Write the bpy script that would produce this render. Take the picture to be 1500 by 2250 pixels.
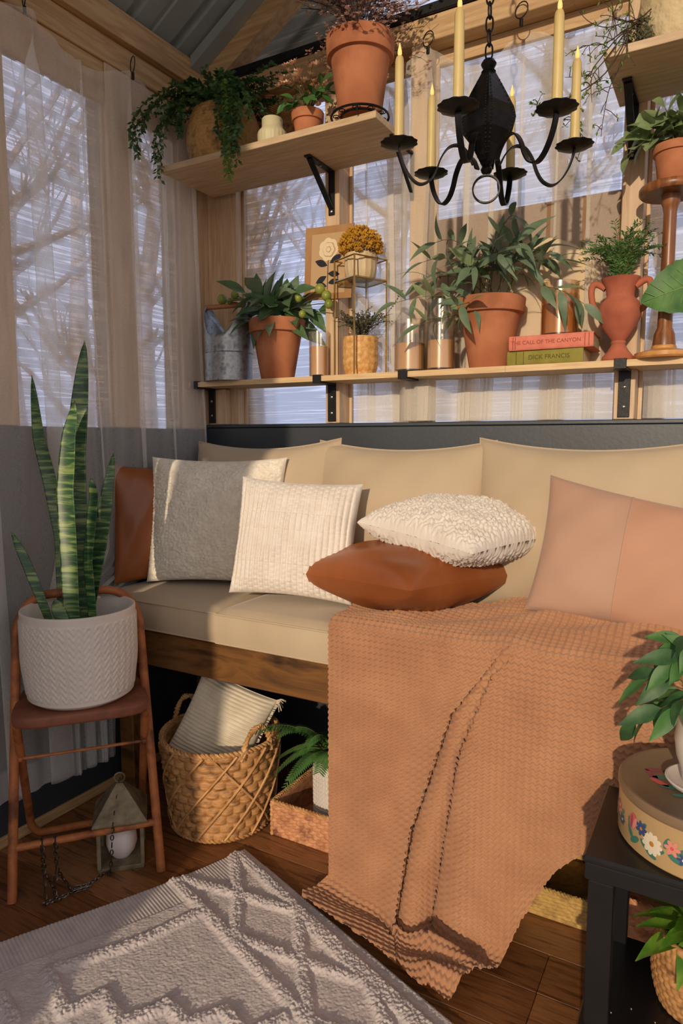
import bpy, math, random
import numpy as np
from mathutils import Vector, Matrix, Euler, noise as mnoise
random.seed(7)
R = math.radians
for o in list(bpy.data.objects): bpy.data.objects.remove(o)
SC = bpy.context.scene
COL = SC.collection

# ---------------------------------------------------------------- camera
EYE = 1.12; FPX = 1500.0; YAW = R(29.5); PIT = R(6.1)
cam_d = bpy.data.cameras.new('camera'); cam = bpy.data.objects.new('camera', cam_d); COL.objects.link(cam)
cam_d.sensor_fit = 'VERTICAL'; cam_d.sensor_height = 36.0; cam_d.lens = 36.0*FPX/2250.0
cam_d.clip_start = 0.02
cam.location = (0, 0, EYE); cam.rotation_euler = (math.pi/2-PIT, 0, YAW)
SC.camera = cam
# ---------------------------------------------------------------- sky, sun, exposure
SC.view_settings.view_transform = 'Standard'; SC.view_settings.look = 'None'
SC.view_settings.gamma = 1.0; SC.view_settings.use_curve_mapping = False
SC.view_settings.exposure = -0.18
wd = bpy.data.worlds.new('sky'); SC.world = wd; wd.use_nodes = True
wn = wd.node_tree.nodes; wl = wd.node_tree.links; wn.clear()
wo = wn.new('ShaderNodeOutputWorld'); wb = wn.new('ShaderNodeBackground')
wt = wn.new('ShaderNodeTexCoord'); wz = wn.new('ShaderNodeSeparateXYZ'); wr = wn.new('ShaderNodeValToRGB')
wl.new(wt.outputs['Generated'], wz.inputs[0])
# late sun: the sky is warm on the sun's side and turns lavender blue on the far side
wv = wn.new('ShaderNodeVectorMath'); wv.operation = 'DOT_PRODUCT'; wv.inputs[1].default_value = (.17, -.985, .05)
wm = wn.new('ShaderNodeMapRange'); wm.inputs[1].default_value = -1; wm.inputs[2].default_value = 1
wl.new(wt.outputs['Generated'], wv.inputs[0]); wl.new(wv.outputs['Value'], wm.inputs[0]); wl.new(wm.outputs[0], wr.inputs[0])
wr.color_ramp.elements[0].position = 0.1; wr.color_ramp.elements[0].color = (0.58, 0.62, 0.80, 1)
wr.color_ramp.elements[1].position = 0.95; wr.color_ramp.elements[1].color = (0.74, 0.68, 0.65, 1)
wl.new(wr.outputs[0], wb.inputs[0]); wb.inputs[1].default_value = 1.9
wl.new(wb.outputs[0], wo.inputs[0])
SUN_AZ, SUN_EL = R(10), R(15)          # light travels +y and 10 degrees to the left, falling 15 degrees
sd = bpy.data.lights.new('sun', 'SUN'); so = bpy.data.objects.new('sun', sd); COL.objects.link(so)
sd.energy = 2.8; sd.angle = R(0.9); sd.color = (1.0, 0.80, 0.57)
so.location = (1, -6, 4)
so.rotation_euler = Vector((-math.sin(SUN_AZ)*math.cos(SUN_EL), math.cos(SUN_AZ)*math.cos(SUN_EL), -math.sin(SUN_EL))).to_track_quat('-Z', 'Y').to_euler()

# ---------------------------------------------------------------- measuring: a line of sight met with a real plane of the room
_f = Vector((-math.sin(YAW)*math.cos(PIT), math.cos(YAW)*math.cos(PIT), -math.sin(PIT)))
_r = Vector((math.cos(YAW), math.sin(YAW), 0)); _u = _r.cross(_f)
def at(px, py, x=None, y=None, z=None):
    d = _f+_r*((px-750)/FPX)-_u*((py-1125)/FPX); o = Vector((0, 0, EYE))
    if x is not None: t = (x-o.x)/d.x
    elif y is not None: t = (y-o.y)/d.y
    else: t = (z-o.z)/d.z
    return o+d*t
def width(n, p, px):                    # size of a round thing n pixels wide at p
    return n*((Vector(p)-Vector((0, 0, EYE))).dot(_f))/FPX*math.cos(math.atan((px-750)/FPX))

# ---------------------------------------------------------------- materials
def lin(c): return tuple(((v/255)/12.92 if v/255 < .04045 else ((v/255+.055)/1.055)**2.4) for v in c)
MATS = {}
def nodes(name):
    m = bpy.data.materials.new(name); m.use_nodes = True; MATS[name] = m
    nt = m.node_tree; return m, nt, nt.nodes['Principled BSDF'], nt.nodes['Material Output']
def mapping(nt, stretch, coord='Object'):
    tc = nt.nodes.new('ShaderNodeTexCoord'); mp = nt.nodes.new('ShaderNodeMapping')
    mp.inputs['Scale'].default_value = stretch
    nt.links.new(tc.outputs[coord], mp.inputs[0]); return mp.outputs[0]
def noise(nt, vec, scale, detail=4, rough=.55, dist=0):
    n = nt.nodes.new('ShaderNodeTexNoise'); n.inputs['Scale'].default_value = scale; n.inputs['Detail'].default_value = detail
    n.inputs['Roughness'].default_value = rough; n.inputs['Distortion'].default_value = dist
    nt.links.new(vec, n.inputs['Vector']); return n.outputs['Fac']
def ramp(nt, fac, stops):
    r = nt.nodes.new('ShaderNodeValToRGB'); e = r.color_ramp.elements
    while len(e) < len(stops): e.new(.5)
    for i, (p, c) in enumerate(stops): e[i].position = p; e[i].color = (*c, 1) if len(c) == 3 else c
    nt.links.new(fac, r.inputs[0]); return r.outputs[0]
def bumpn(nt, h, strength, dist=.01):
    b = nt.nodes.new('ShaderNodeBump'); b.inputs['Strength'].default_value = strength; b.inputs['Distance'].default_value = dist
    nt.links.new(h, b.inputs['Height']); return b.outputs[0]
def M(name, c1, c2=None, c3=None, scale=6, detail=5, rough=.6, metal=0, bump=0, bscale=60, bdist=.004, stretch=(1, 1, 1), lo=.35, hi=.65, trans=0, coat=0, spec=.5, dist=0, sheen=0):
    m, nt, p, out = nodes(name)
    p.inputs['Roughness'].default_value = rough; p.inputs['Metallic'].default_value = metal
    p.inputs['Specular IOR Level'].default_value = spec
    if coat: p.inputs['Coat Weight'].default_value = coat
    if sheen: p.inputs['Sheen Weight'].default_value = sheen; p.inputs['Sheen Roughness'].default_value = .5
    v = mapping(nt, stretch); colsock = None
    if c2 is not None:
        f = noise(nt, v, scale, detail, dist=dist)
        st = [(lo, lin(c1)), (hi, lin(c2))] if c3 is None else [(lo, lin(c1)), ((lo+hi)/2, lin(c2)), (hi, lin(c3))]
        colsock = ramp(nt, f, st); nt.links.new(colsock, p.inputs['Base Color'])
    else: p.inputs['Base Color'].default_value = (*lin(c1), 1)
    if bump:
        nt.links.new(bumpn(nt, noise(nt, v, bscale, 3), bump, bdist), p.inputs['Normal'])
    if trans:
        t = nt.nodes.new('ShaderNodeBsdfTranslucent'); mx = nt.nodes.new('ShaderNodeMixShader'); mx.inputs[0].default_value = trans
        if colsock: nt.links.new(colsock, t.inputs[0])
        else: t.inputs[0].default_value = (*lin(c1), 1)
        nt.links.new(p.outputs[0], mx.inputs[1]); nt.links.new(t.outputs[0], mx.inputs[2]); nt.links.new(mx.outputs[0], out.inputs[0])
    return m
def wood(name, c1, c2, axis='X', rough=.55, fine=26, c3=None, bump=.25):
    st = {'X': (.6, 7, 7), 'Y': (7, .6, 7), 'Z': (7, 7, .6)}[axis]
    return M(name, c1, c2, c3, scale=fine*.35, detail=7, rough=rough, bump=bump, bscale=fine, bdist=.002, stretch=st, dist=.6)

M('pine', (176, 136, 88), (214, 176, 124)); 
wood('pine_x', (176, 140, 98), (206, 174, 130), 'X', bump=.1); wood('pine_y', (172, 136, 92), (204, 170, 124), 'Y', bump=.1); wood('pine_z', (190, 158, 124), (216, 188, 154), 'Z', bump=.1); wood('board_white', (206, 200, 192), (224, 218, 210), 'Z')
M('navy', (34, 42, 52), (46, 54, 62), scale=3, rough=.48, spec=1.0, bump=.08, bscale=90)
M('roof_metal', (150, 160, 160), (172, 180, 178), scale=4, rough=.42, metal=.15)
wood('plank', (86, 52, 28), (140, 92, 54), 'X', rough=.38, c3=(112, 70, 40), fine=30, bump=.12)
wood('plank2', (98, 62, 34), (152, 104, 64), 'X', rough=.38, c3=(124, 80, 46), fine=30, bump=.12)
wood('plank3', (78, 46, 24), (126, 80, 46), 'X', rough=.38, c3=(100, 62, 34), fine=30, bump=.12)
wood('oak_laminate', (186, 158, 124), (214, 188, 154), 'X', rough=.5, fine=34, bump=.1)
wood('oak_light', (206, 172, 126), (226, 196, 152), 'X', rough=.5, fine=34, bump=.08)
M('black_metal', (22, 23, 25), (34, 35, 37), scale=30, rough=.42, metal=.35, bump=.1, bscale=140)
M('screw_metal', (170, 165, 155), rough=.3, metal=1)
M('soil', (38, 28, 20), (66, 50, 36), scale=60, rough=.95, bump=.8, bscale=120)
M('bark', (130, 110, 96), (170, 146, 126), scale=10, stretch=(3, 3, .6), rough=.9)
M('bark_light', (150, 132, 118), (190, 170, 150), scale=10, stretch=(3, 3, .6), rough=.9)
M('dry_grass', (132, 112, 84), (160, 140, 110), scale=1.2, rough=.95)

def vinyl(name):
    m, nt, p, out = nodes(name)
    v = mapping(nt, (.8, .8, 34)); s = noise(nt, v, 1.5, 2, .5, .15)
    v2 = mapping(nt, (1.6, 1.6, 95)); s2 = noise(nt, v2, 1.1, 2, .5, .2)
    k1 = ramp(nt, s, [(.50, (0, 0, 0)), (.545, (1, 1, 1)), (.56, (1, 1, 1)), (.585, (0, 0, 0))]); k2 = ramp(nt, s2, [(.50, (0, 0, 0)), (.54, (.7, .7, .7)), (.58, (0, 0, 0))])  # wrinkle highlights painted as clear streaks in the dimmer film
    mx = nt.nodes.new('ShaderNodeMix'); mx.data_type = 'RGBA'; mx.blend_type = 'ADD'; mx.inputs[0].default_value = 1; mx.clamp_result = True
    nt.links.new(k1, mx.inputs[6]); nt.links.new(k2, mx.inputs[7])
    tr = nt.nodes.new('ShaderNodeBsdfTransparent'); tr.inputs[0].default_value = (.66, .67, .69, 1)
    rf = nt.nodes.new('ShaderNodeBsdfRefraction'); rf.inputs['IOR'].default_value = 1.03; rf.inputs['Roughness'].default_value = .3; rf.inputs[0].default_value = (.68, .69, .71, 1)
    m0 = nt.nodes.new('ShaderNodeMixShader'); m0.inputs[0].default_value = .7
    nt.links.new(tr.outputs[0], m0.inputs[1]); nt.links.new(rf.outputs[0], m0.inputs[2])
    t2 = nt.nodes.new('ShaderNodeBsdfTransparent'); t2.inputs[0].default_value = (.92, .92, .95, 1)
    m1 = nt.nodes.new('ShaderNodeMixShader')
    mm = nt.nodes.new('ShaderNodeMath'); mm.operation = 'MULTIPLY'; mm.inputs[1].default_value = .75
    nt.links.new(mx.outputs[2], mm.inputs[0]); nt.links.new(mm.outputs[0], m1.inputs[0])
    nt.links.new(m0.outputs[0], m1.inputs[1]); nt.links.new(t2.outputs[0], m1.inputs[2])
    gl = nt.nodes.new('ShaderNodeBsdfGlossy'); gl.inputs['Roughness'].default_value = .12
    nt.links.new(bumpn(nt, s, .6, .02), gl.inputs['Normal'])
    m2 = nt.nodes.new('ShaderNodeMixShader'); m2.inputs[0].default_value = .04
    nt.links.new(m1.outputs[0], m2.inputs[1]); nt.links.new(gl.outputs[0], m2.inputs[2]); nt.links.new(m2.outputs[0], out.inputs[0])
vinyl('vinyl')
def sheer(name, c, alpha):
    m, nt, p, out = nodes(name)
    v = mapping(nt, (1, 1, 1)); n1 = noise(nt, mapping(nt, (40, 40, 260)), 4, 2); n2 = noise(nt, mapping(nt, (260, 260, 30)), 4, 2)
    ad = nt.nodes.new('ShaderNodeMath'); ad.operation = 'ADD'; nt.links.new(n1, ad.inputs[0]); nt.links.new(n2, ad.inputs[1])
    mr = nt.nodes.new('ShaderNodeMapRange'); mr.inputs[1].default_value = .7; mr.inputs[2].default_value = 1.3
    mr.inputs[3].default_value = alpha-.05; mr.inputs[4].default_value = alpha+.05; nt.links.new(ad.outputs[0], mr.inputs[0])
    lw = nt.nodes.new('ShaderNodeLayerWeight'); lw.inputs[0].default_value = .3
    mm = nt.nodes.new('ShaderNodeMath'); mm.operation = 'MULTIPLY_ADD'; mm.inputs[1].default_value = .35; mm.use_clamp = True
    nt.links.new(lw.outputs['Facing'], mm.inputs[0]); nt.links.new(mr.outputs[0], mm.inputs[2])
    tr = nt.nodes.new('ShaderNodeBsdfTransparent'); df = nt.nodes.new('ShaderNodeBsdfDiffuse'); tl = nt.nodes.new('ShaderNodeBsdfTranslucent')
    df.inputs[0].default_value = (*lin(c), 1); tl.inputs[0].default_value = (*lin(c), 1)
    a = nt.nodes.new('ShaderNodeMixShader'); a.inputs[0].default_value = .28
    nt.links.new(df.outputs[0], a.inputs[1]); nt.links.new(tl.outputs[0], a.inputs[2])
    b = nt.nodes.new('ShaderNodeMixShader'); nt.links.new(mm.outputs[0], b.inputs[0])
    nt.links.new(tr.outputs[0], b.inputs[1]); nt.links.new(a.outputs[0], b.inputs[2]); nt.links.new(b.outputs[0], out.inputs[0])
sheer('sheer', (252, 250, 248), .26)
sheer('sheer_back', (242, 236, 224), .34)

# ---------------------------------------------------------------- mesh helpers
class MB:
    def __init__(s): s.v = []; s.f = []; s.m = []; s.cur = 0
    def add(s, vs, fs, T=None):
        o = len(s.v)
        if T is not None: vs = [T @ Vector(q) for q in vs]
        s.v += [tuple(q) for q in vs]; s.f += [tuple(i+o for i in q) for q in fs]; s.m += [s.cur]*len(fs); return s
    def box(s, a, b, T=None):
        x0, y0, z0 = a; x1, y1, z1 = b
        return s.add([(x0,y0,z0),(x1,y0,z0),(x1,y1,z0),(x0,y1,z0),(x0,y0,z1),(x1,y0,z1),(x1,y1,z1),(x0,y1,z1)],
                     [(3,2,1,0),(4,5,6,7),(0,1,5,4),(1,2,6,5),(2,3,7,6),(3,0,4,7)], T)
    def rbox(s, a, b, r, T=None):       # box with chamfered edges
        x0, y0, z0 = a; x1, y1, z1 = b
        vs = []; idx = {}
        for ix, (x, sx) in enumerate(((x0, 1), (x1, -1))):
            for iy, (y, sy) in enumerate(((y0, 1), (y1, -1))):
                for iz, (z, sz) in enumerate(((z0, 1), (z1, -1))):
                    for k, q in enumerate(((x, y+sy*r, z+sz*r), (x+sx*r, y, z+sz*r), (x+sx*r, y+sy*r, z))):
                        idx[(ix,iy,iz,k)] = len(vs); vs.append(q)
        fs = []
        I = lambda *k: idx[k]
        for ix in (0, 1): fs.append((I(ix,0,0,0),I(ix,0,1,0),I(ix,1,1,0),I(ix,1,0,0)) if ix == 0 else (I(ix,0,0,0),I(ix,1,0,0),I(ix,1,1,0),I(ix,0,1,0)))
        for iy in (0, 1): fs.append((I(0,iy,0,1),I(1,iy,0,1),I(1,iy,1,1),I(0,iy,1,1)) if iy == 0 else (I(0,iy,0,1),I(0,iy,1,1),I(1,iy,1,1),I(1,iy,0,1)))
        for iz in (0, 1): fs.append((I(0,0,iz,2),I(0,1,iz,2),I(1,1,iz,2),I(1,0,iz,2)) if iz == 0 else (I(0,0,iz,2),I(1,0,iz,2),I(1,1,iz,2),I(0,1,iz,2)))
        for iy in (0, 1):
            for iz in (0, 1): fs.append((I(0,iy,iz,1),I(1,iy,iz,1),I(1,iy,iz,2),I(0,iy,iz,2)))
        for ix in (0, 1):
            for iz in (0, 1): fs.append((I(ix,0,iz,0),I(ix,1,iz,0),I(ix,1,iz,2),I(ix,0,iz,2)))
        for ix in (0, 1):
            for iy in (0, 1): fs.append((I(ix,iy,0,0),I(ix,iy,1,0),I(ix,iy,1,1),I(ix,iy,0,1)))
        for ix in (0, 1):
            for iy in (0, 1):
                for iz in (0, 1): fs.append((I(ix,iy,iz,0),I(ix,iy,iz,1),I(ix,iy,iz,2)))
        return s.add(vs, fs, T)
    def tube(s, pts, r, n=8, closed=False, T=None, flat=None):   # flat=(w,t): strap section instead of a round one
        P = [Vector(p) for p in pts]; N = len(P)
        rs = r if isinstance(r, (list, tuple)) else [r]*N
        vs = []; fs = []; prev = None
        for i in range(N):
            if closed: t = P[(i+1) % N]-P[i-1]
            else: t = P[min(i+1, N-1)]-P[max(i-1, 0)]
            if t.length < 1e-9: t = Vector((0, 0, 1))
            t.normalize()
            if prev is None:
                h = Vector((0, 0, 1)) if abs(t.z) < .9 else Vector((1, 0, 0))
                a = t.cross(h).normalized()
            else:
                a = prev-t*prev.dot(t)
                a = a.normalized() if a.length > 1e-6 else t.orthogonal().normalized()
            prev = a; b = t.cross(a)
            for k in range(n):
                w = 2*math.pi*k/n
                vs.append(P[i]+(a*math.cos(w)+b*math.sin(w))*rs[i])
        for i in range(N if closed else N-1):
            j = (i+1) % N
            for k in range(n): fs.append((i*n+k, i*n+(k+1) % n, j*n+(k+1) % n, j*n+k))
        if not closed: fs.append(tuple(range(n-1, -1, -1))); fs.append(tuple((N-1)*n+k for k in range(n)))
        return s.add(vs, fs, T)
    def strap(s, pts, w, t, side, T=None):      # flat bar along a path; side = width direction
        P = [Vector(p) for p in pts]; N = len(P); vs = []; fs = []; side = Vector(side).normalized()
        for i in range(N):
            d = (P[min(i+1, N-1)]-P[max(i-1, 0)]).normalized(); nn = d.cross(side).normalized()
            for a, b in ((-1, -1), (1, -1), (1, 1), (-1, 1)): vs.append(P[i]+side*(a*w/2)+nn*(b*t/2))
        for i in range(N-1):
            for k in range(4): fs.append((i*4+k, i*4+(k+1) % 4, i*4+4+(k+1) % 4, i*4+4+k))
        fs.append((3, 2, 1, 0)); fs.append(tuple((N-1)*4+k for k in range(4)))
        return s.add(vs, fs, T)
    def lathe(s, prof, n=32, T=None, cap0=False, cap1=False, fn=None):
        vs = []; fs = []
        for i, (r, z) in enumerate(prof):
            for k in range(n):
                w = 2*math.pi*k/n; rr = r+(fn(w, z, i) if fn else 0)
                vs.append((rr*math.cos(w), rr*math.sin(w), z))
        for i in range(len(prof)-1):
            for k in range(n): fs.append((i*n+k, i*n+(k+1) % n, (i+1)*n+(k+1) % n, (i+1)*n+k))
        if cap0: fs.append(tuple(range(n-1, -1, -1)))
        if cap1: fs.append(tuple((len(prof)-1)*n+k for k in range(n)))
        return s.add(vs, fs, T)
    def ball(s, c, r, n=8, m=6, sc=(1, 1, 1), T=None):
        vs = [(0, 0, -1)]; fs = []
        for i in range(1, m):
            a = -math.pi/2+math.pi*i/m
            for k in range(n): w = 2*math.pi*k/n; vs.append((math.cos(a)*math.cos(w), math.cos(a)*math.sin(w), math.sin(a)))
        vs.append((0, 0, 1)); L = len(vs)-1
        for k in range(n): fs.append((0, 1+(k+1) % n, 1+k)); fs.append((L, L-n+k, L-n+(k+1) % n))
        for i in range(m-2):
            for k in range(n): fs.append((1+i*n+k, 1+i*n+(k+1) % n, 1+(i+1)*n+(k+1) % n, 1+(i+1)*n+k))
        return s.add([(c[0]+q[0]*r*sc[0], c[1]+q[1]*r*sc[1], c[2]+q[2]*r*sc[2]) for q in vs], fs, T)
    def mesh(s, name, mats, smooth=True, auto=None):
        me = bpy.data.meshes.new(name); me.from_pydata(s.v, [], s.f)
        for mt in (mats if isinstance(mats, (list, tuple)) else [mats]): me.materials.append(MATS[mt])
        if any(s.m): me.polygons.foreach_set('material_index', s.m)
        if smooth: me.polygons.foreach_set('use_smooth', [True]*len(s.f))
        if smooth and auto: me.set_sharp_from_angle(angle=R(auto))
        me.update(); return me
    def build(s, name, mats, parent=None, smooth=True, auto=40, loc=None):
        return link(name, s.mesh(name, mats, smooth, auto), parent, loc)
def link(name, me, parent=None, loc=None):
    o = bpy.data.objects.new(name, me); COL.objects.link(o)
    if parent: o.parent = parent
    if loc is not None: o.location = loc
    return o
def gridmesh(name, X, mats, parent=None, smooth=True, wrap_u=False, wrap_v=False, uv=None, loc=None):
    """X: array (nv, nu, 3)"""
    nv, nu, _ = X.shape
    ii = np.arange(nv*nu).reshape(nv, nu)
    a = ii
    if wrap_u: a = np.concatenate([a, a[:, :1]], 1)
    if wrap_v: a = np.concatenate([a, a[:1]], 0)
    q = np.stack([a[:-1, :-1], a[:-1, 1:], a[1:, 1:], a[1:, :-1]], -1).reshape(-1, 4)
    me = bpy.data.meshes.new(name); me.vertices.add(nv*nu); me.vertices.foreach_set('co', X.reshape(-1).astype(np.float32))
    me.loops.add(q.size); me.loops.foreach_set('vertex_index', q.reshape(-1).astype(np.int32))
    me.polygons.add(len(q)); me.polygons.foreach_set('loop_start', np.arange(0, q.size, 4, dtype=np.int32)); me.polygons.foreach_set('loop_total', np.full(len(q), 4, dtype=np.int32))
    me.update(calc_edges=True); me.validate()
    if smooth: me.polygons.foreach_set('use_smooth', [True]*len(q))
    for mt in (mats if isinstance(mats, (list, tuple)) else [mats]): me.materials.append(MATS[mt])
    return link(name, me, parent, loc)
def tag(o, label, cat, group=None, kind=None):
    if label: o['label'] = label
    if cat: o['category'] = cat
    if group: o['group'] = group
    if kind: o['kind'] = kind
    return o
def thing(name, label, cat, loc=(0, 0, 0), rz=0, group=None):
    o = bpy.data.objects.new(name, None); COL.objects.link(o); o.empty_display_size = .05
    o.location = loc; o.rotation_euler = (0, 0, rz); return tag(o, label, cat, group)
def struct(o): o['kind'] = 'structure'; return o
def group_struct(name):
    o = bpy.data.objects.new(name, None); COL.objects.link(o); return struct(o)
def frame(d, up=(0, 0, 1), loc=(0, 0, 0), s=1.0):
    """matrix whose +Y points along d and +Z is near up"""
    y = Vector(d).normalized(); z = Vector(up); z = z-y*z.dot(y)
    if z.length < 1e-5: z = y.orthogonal()
    z.normalize(); x = y.cross(z)
    m = Matrix(((x.x, y.x, z.x, loc[0]), (x.y, y.y, z.y, loc[1]), (x.z, y.z, z.z, loc[2]), (0, 0, 0, 1)))
    return m @ Matrix.Scale(s, 4)
def rnd(a, b): return random.uniform(a, b)
def dup(root, loc, rz=None, label=None):
    r = root.copy(); COL.objects.link(r); r.location = loc
    if rz is not None: r.rotation_euler = (0, 0, rz)
    if label: r['label'] = label
    for ch in list(root.children):
        c = ch.copy(); COL.objects.link(c); c.parent = r
        for g in list(ch.children):
            d = g.copy(); COL.objects.link(d); d.parent = c
    return r

# ================================================================= THE ROOM
LX, BY = -1.69, 1.968                    # inner faces of the left and the back wall
RX, FY = 1.45, -0.60
# ---- floor: single planks
fl = MB().box((LX-.12, FY-.1, -.08), (RX+.12, BY+.12, -.012)).build('floor', 'soil', None, False); struct(fl)
pw = .118; k = 0
y = FY-.1
while y < BY+.1:
    x = LX-.1-rnd(0, .8)
    while x < RX+.1:
        L = rnd(.75, 1.2); xa, xb = max(x, LX-.1), min(x+L, RX+.1)
        if xb-xa > .02:
            MB().rbox((xa+.0006, y+.0006, -.012), (xb-.0006, min(y+pw, BY+.1)-.0006, 0), .0012).build('plank', random.choice(['plank', 'plank2', 'plank3']), fl, False)
        x += L
    y += pw
# ---- left wall
wl_ = group_struct('wall_left')
def bx(name, a, b, mat, parent, r=.002): return MB().rbox(a, b, r).build(name, mat, parent, False)
bx('half_wall_panel', (LX-.1, FY, 0), (LX, BY+.1, 1.148), 'navy', wl_)
bx('half_wall_cap', (LX-.1, FY, 1.1485), (LX+.004, BY+.004, 1.156), 'navy', wl_)
LP = [(FY, FY+.09), (.05, .14), (.62, .71), (1.12, 1.205), (1.545, 1.645)]
for a, b in LP: bx('post', (LX-.09, a, 1.1565), (LX, b, 2.245), 'pine_z', wl_)
bx('post', (LX-.09, 1.855, 1.1565), (LX, BY+.1, 2.245), 'pine_z', wl_)
bx('top_plate', (LX-.09, FY, 2.2455), (LX+.004, BY+.1, 2.32), 'pine_y', wl_)
bx('top_plate', (LX-.09, FY, 2.3205), (LX+.03, BY+.1, 2.405), 'pine_y', wl_)
edges = [FY+.09, .05, .14, .62, .71, 1.12, 1.205, 1.545, 1.645, 1.855]
wi = 0
for i in range(0, len(edges), 2):
    a, b = edges[i], edges[i+1]; wi += 1
    w = group_struct('window_%d' % wi)
    bx('pane', (LX-.026, a, 1.157), (LX-.024, b, 2.2), 'vinyl', w, .0003)
    bx('window_header', (LX-.022, a+.001, 2.125), (LX-.004, b-.001, 2.2445), 'pine_y', w)
    bx('window_frame', (LX-.022, a+.0005, 1.157), (LX-.014, a+.010, 2.1245), 'pine_z', w, .001)
    bx('window_frame', (LX-.022, b-.010, 1.157), (LX-.014, b-.0005, 2.1245), 'pine_z', w, .001)
bb = struct(bx('baseboard_left', (LX+.0005, FY+.1, .0005), (LX+.012, BY-.01, .03), 'pine_y', None))
# ---- back wall
wb_ = group_struct('wall_back')
bx('half_wall_panel', (LX+.0005, BY, 0), (RX, BY+.1, 1.16), 'navy', wb_)
bx('half_wall_cap', (LX+.005, BY-.004, 1.1605), (RX, BY+.1, 1.172), 'navy', wb_)
bx('post', (LX+.0005, BY+.032, 1.1725), (-1.56, BY+.1, 2.268), 'pine_z', wb_)
bx('post', (-1.672, BY+.0005, 1.1725), (-1.595, BY+.0315, 1.299), 'pine_z', wb_)
for a, b in ((-1.174, -1.122), (-.877, -.825), (-.277, -.225), (.32, .37), (.86, .91), (1.38, 1.45)):
    bx('post', (a, BY, 1.1725), (b, BY+.1, 2.268), 'pine_z', wb_)
bx('top_plate', (LX+.005, BY-.002, 2.2685), (RX, BY+.1, 2.338), 'pine_x', wb_)
for a, b in ((-1.56, -1.174), (-1.122, -.877), (-.825, -.277), (-.225, .32), (.37, .86), (.91, 1.38)):
    wi += 1; w = group_struct('window_%d' % wi)
    bx('pane', (a, BY+.076, 1.1725), (b, BY+.078, 2.268), 'vinyl', w, .0003)
    bx('window_frame', (a+.0005, BY+.066, 1.1725), (a+.011, BY+.0755, 2.2675), 'pine_z', w, .001)
    bx('window_frame', (b-.011, BY+.066, 1.1725), (b-.0005, BY+.0755, 2.2675), 'pine_z', w, .001)
    bx('window_header', (a+.012, BY+.06, 2.225), (b-.012, BY+.0755, 2.2675), 'pine_x', w, .001)
# ---- gable: rafter, glass, metal roof
SL = .60; RXM = .30                       # roof slope and ridge position
zr = lambda x: 2.405+SL*(x-LX) if x < RXM else 2.405+SL*(RXM-LX)-SL*(x-RXM)
wi += 1; w = group_struct('window_%d' % wi)
g = MB(); RZ = zr(RXM)
g.add([(LX+.12, BY+.05, 2.3665), (RX, BY+.05, 2.3665), (RX, BY+.05, zr(RX)-.06), (RXM, BY+.05, RZ-.06), (LX+.12, BY+.05, 2.41)]+[(LX+.12, BY+.052, 2.3665), (RX, BY+.052, 2.3665), (RX, BY+.052, zr(RX)-.06), (RXM, BY+.052, RZ-.06), (LX+.12, BY+.052, 2.41)],
      [(0, 1, 2, 3, 4), (9, 8, 7, 6, 5)]+[(i, (i+1) % 5, (i+1) % 5+5, i+5) for i in range(5)])
g.build('pane', 'vinyl', w, False)
struct(bx('trim_1', (LX+.035, BY-.012, 2.3385), (RX, BY+.07, 2.366), 'black_metal', None))
cl = group_struct('ceiling')
def rafter(name, y0, y1, d0, d1, mat):
    for sx in (0, 1):
        xs = (LX+.031, RXM) if sx == 0 else (RXM+.001, RX)
        q = []
        for yy in (y0, y1):
            for x in xs: q += [(x, yy, zr(x)-d1), (x, yy, zr(x)-d0)]
        MB().add(q, [(0, 2, 3, 1), (4, 5, 7, 6), (0, 1, 5, 4), (2, 6, 7, 3), (1, 3, 7, 5), (0, 4, 6, 2)]).build(name, mat, cl, False)
rafter('rafter', BY-.02, BY+.045, .012, .125, 'pine_x')
rafter('rafter', BY-.075, BY-.021, .012, .05, 'roof_metal')
rafter('rafter', .60, .65, .06, .15, 'pine_x')
rafter('rafter', FY, FY+.05, .012, .12, 'pine_x')
bx('ridge_beam', (RXM-.05, FY-.2, RZ-.2), (RXM+.05, BY+.2, RZ-.07), 'pine_y', cl)
# sheets of ribbed metal, one per rib spacing
yy = FY-.25; RW = .19
while yy < BY+.3:
    for sx in (0, 1):
        m_ = MB(); y1 = yy+RW
        prof = [(yy, 0), (yy+.008, .022), (yy+.03, .022), (yy+.038, 0), (yy+.095, 0), (yy+.1, .006), (yy+.112, .006), (yy+.117, 0), (y1, 0)]
        xs = (LX-.25, RXM+.002) if sx == 0 else (RXM-.002, RX+.25)
        z0 = lambda x: (2.405+SL*(x-LX)) if sx == 0 else (2.405+SL*(RXM-LX)-SL*(x-RXM))
        vs = [];
        for dz in (0, .002):
            for x in xs: vs += [(x, a, z0(x)+b+dz) for a, b in prof]
        n = len(prof); fs = []
        for i in range(n-1): fs += [(i, i+1, n+i+1, n+i), (2*n+i, 3*n+i, 3*n+i+1, 2*n+i+1)]
        m_.add(vs, fs).build('metal_sheet', 'roof_metal', cl, False)
    yy += RW
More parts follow.
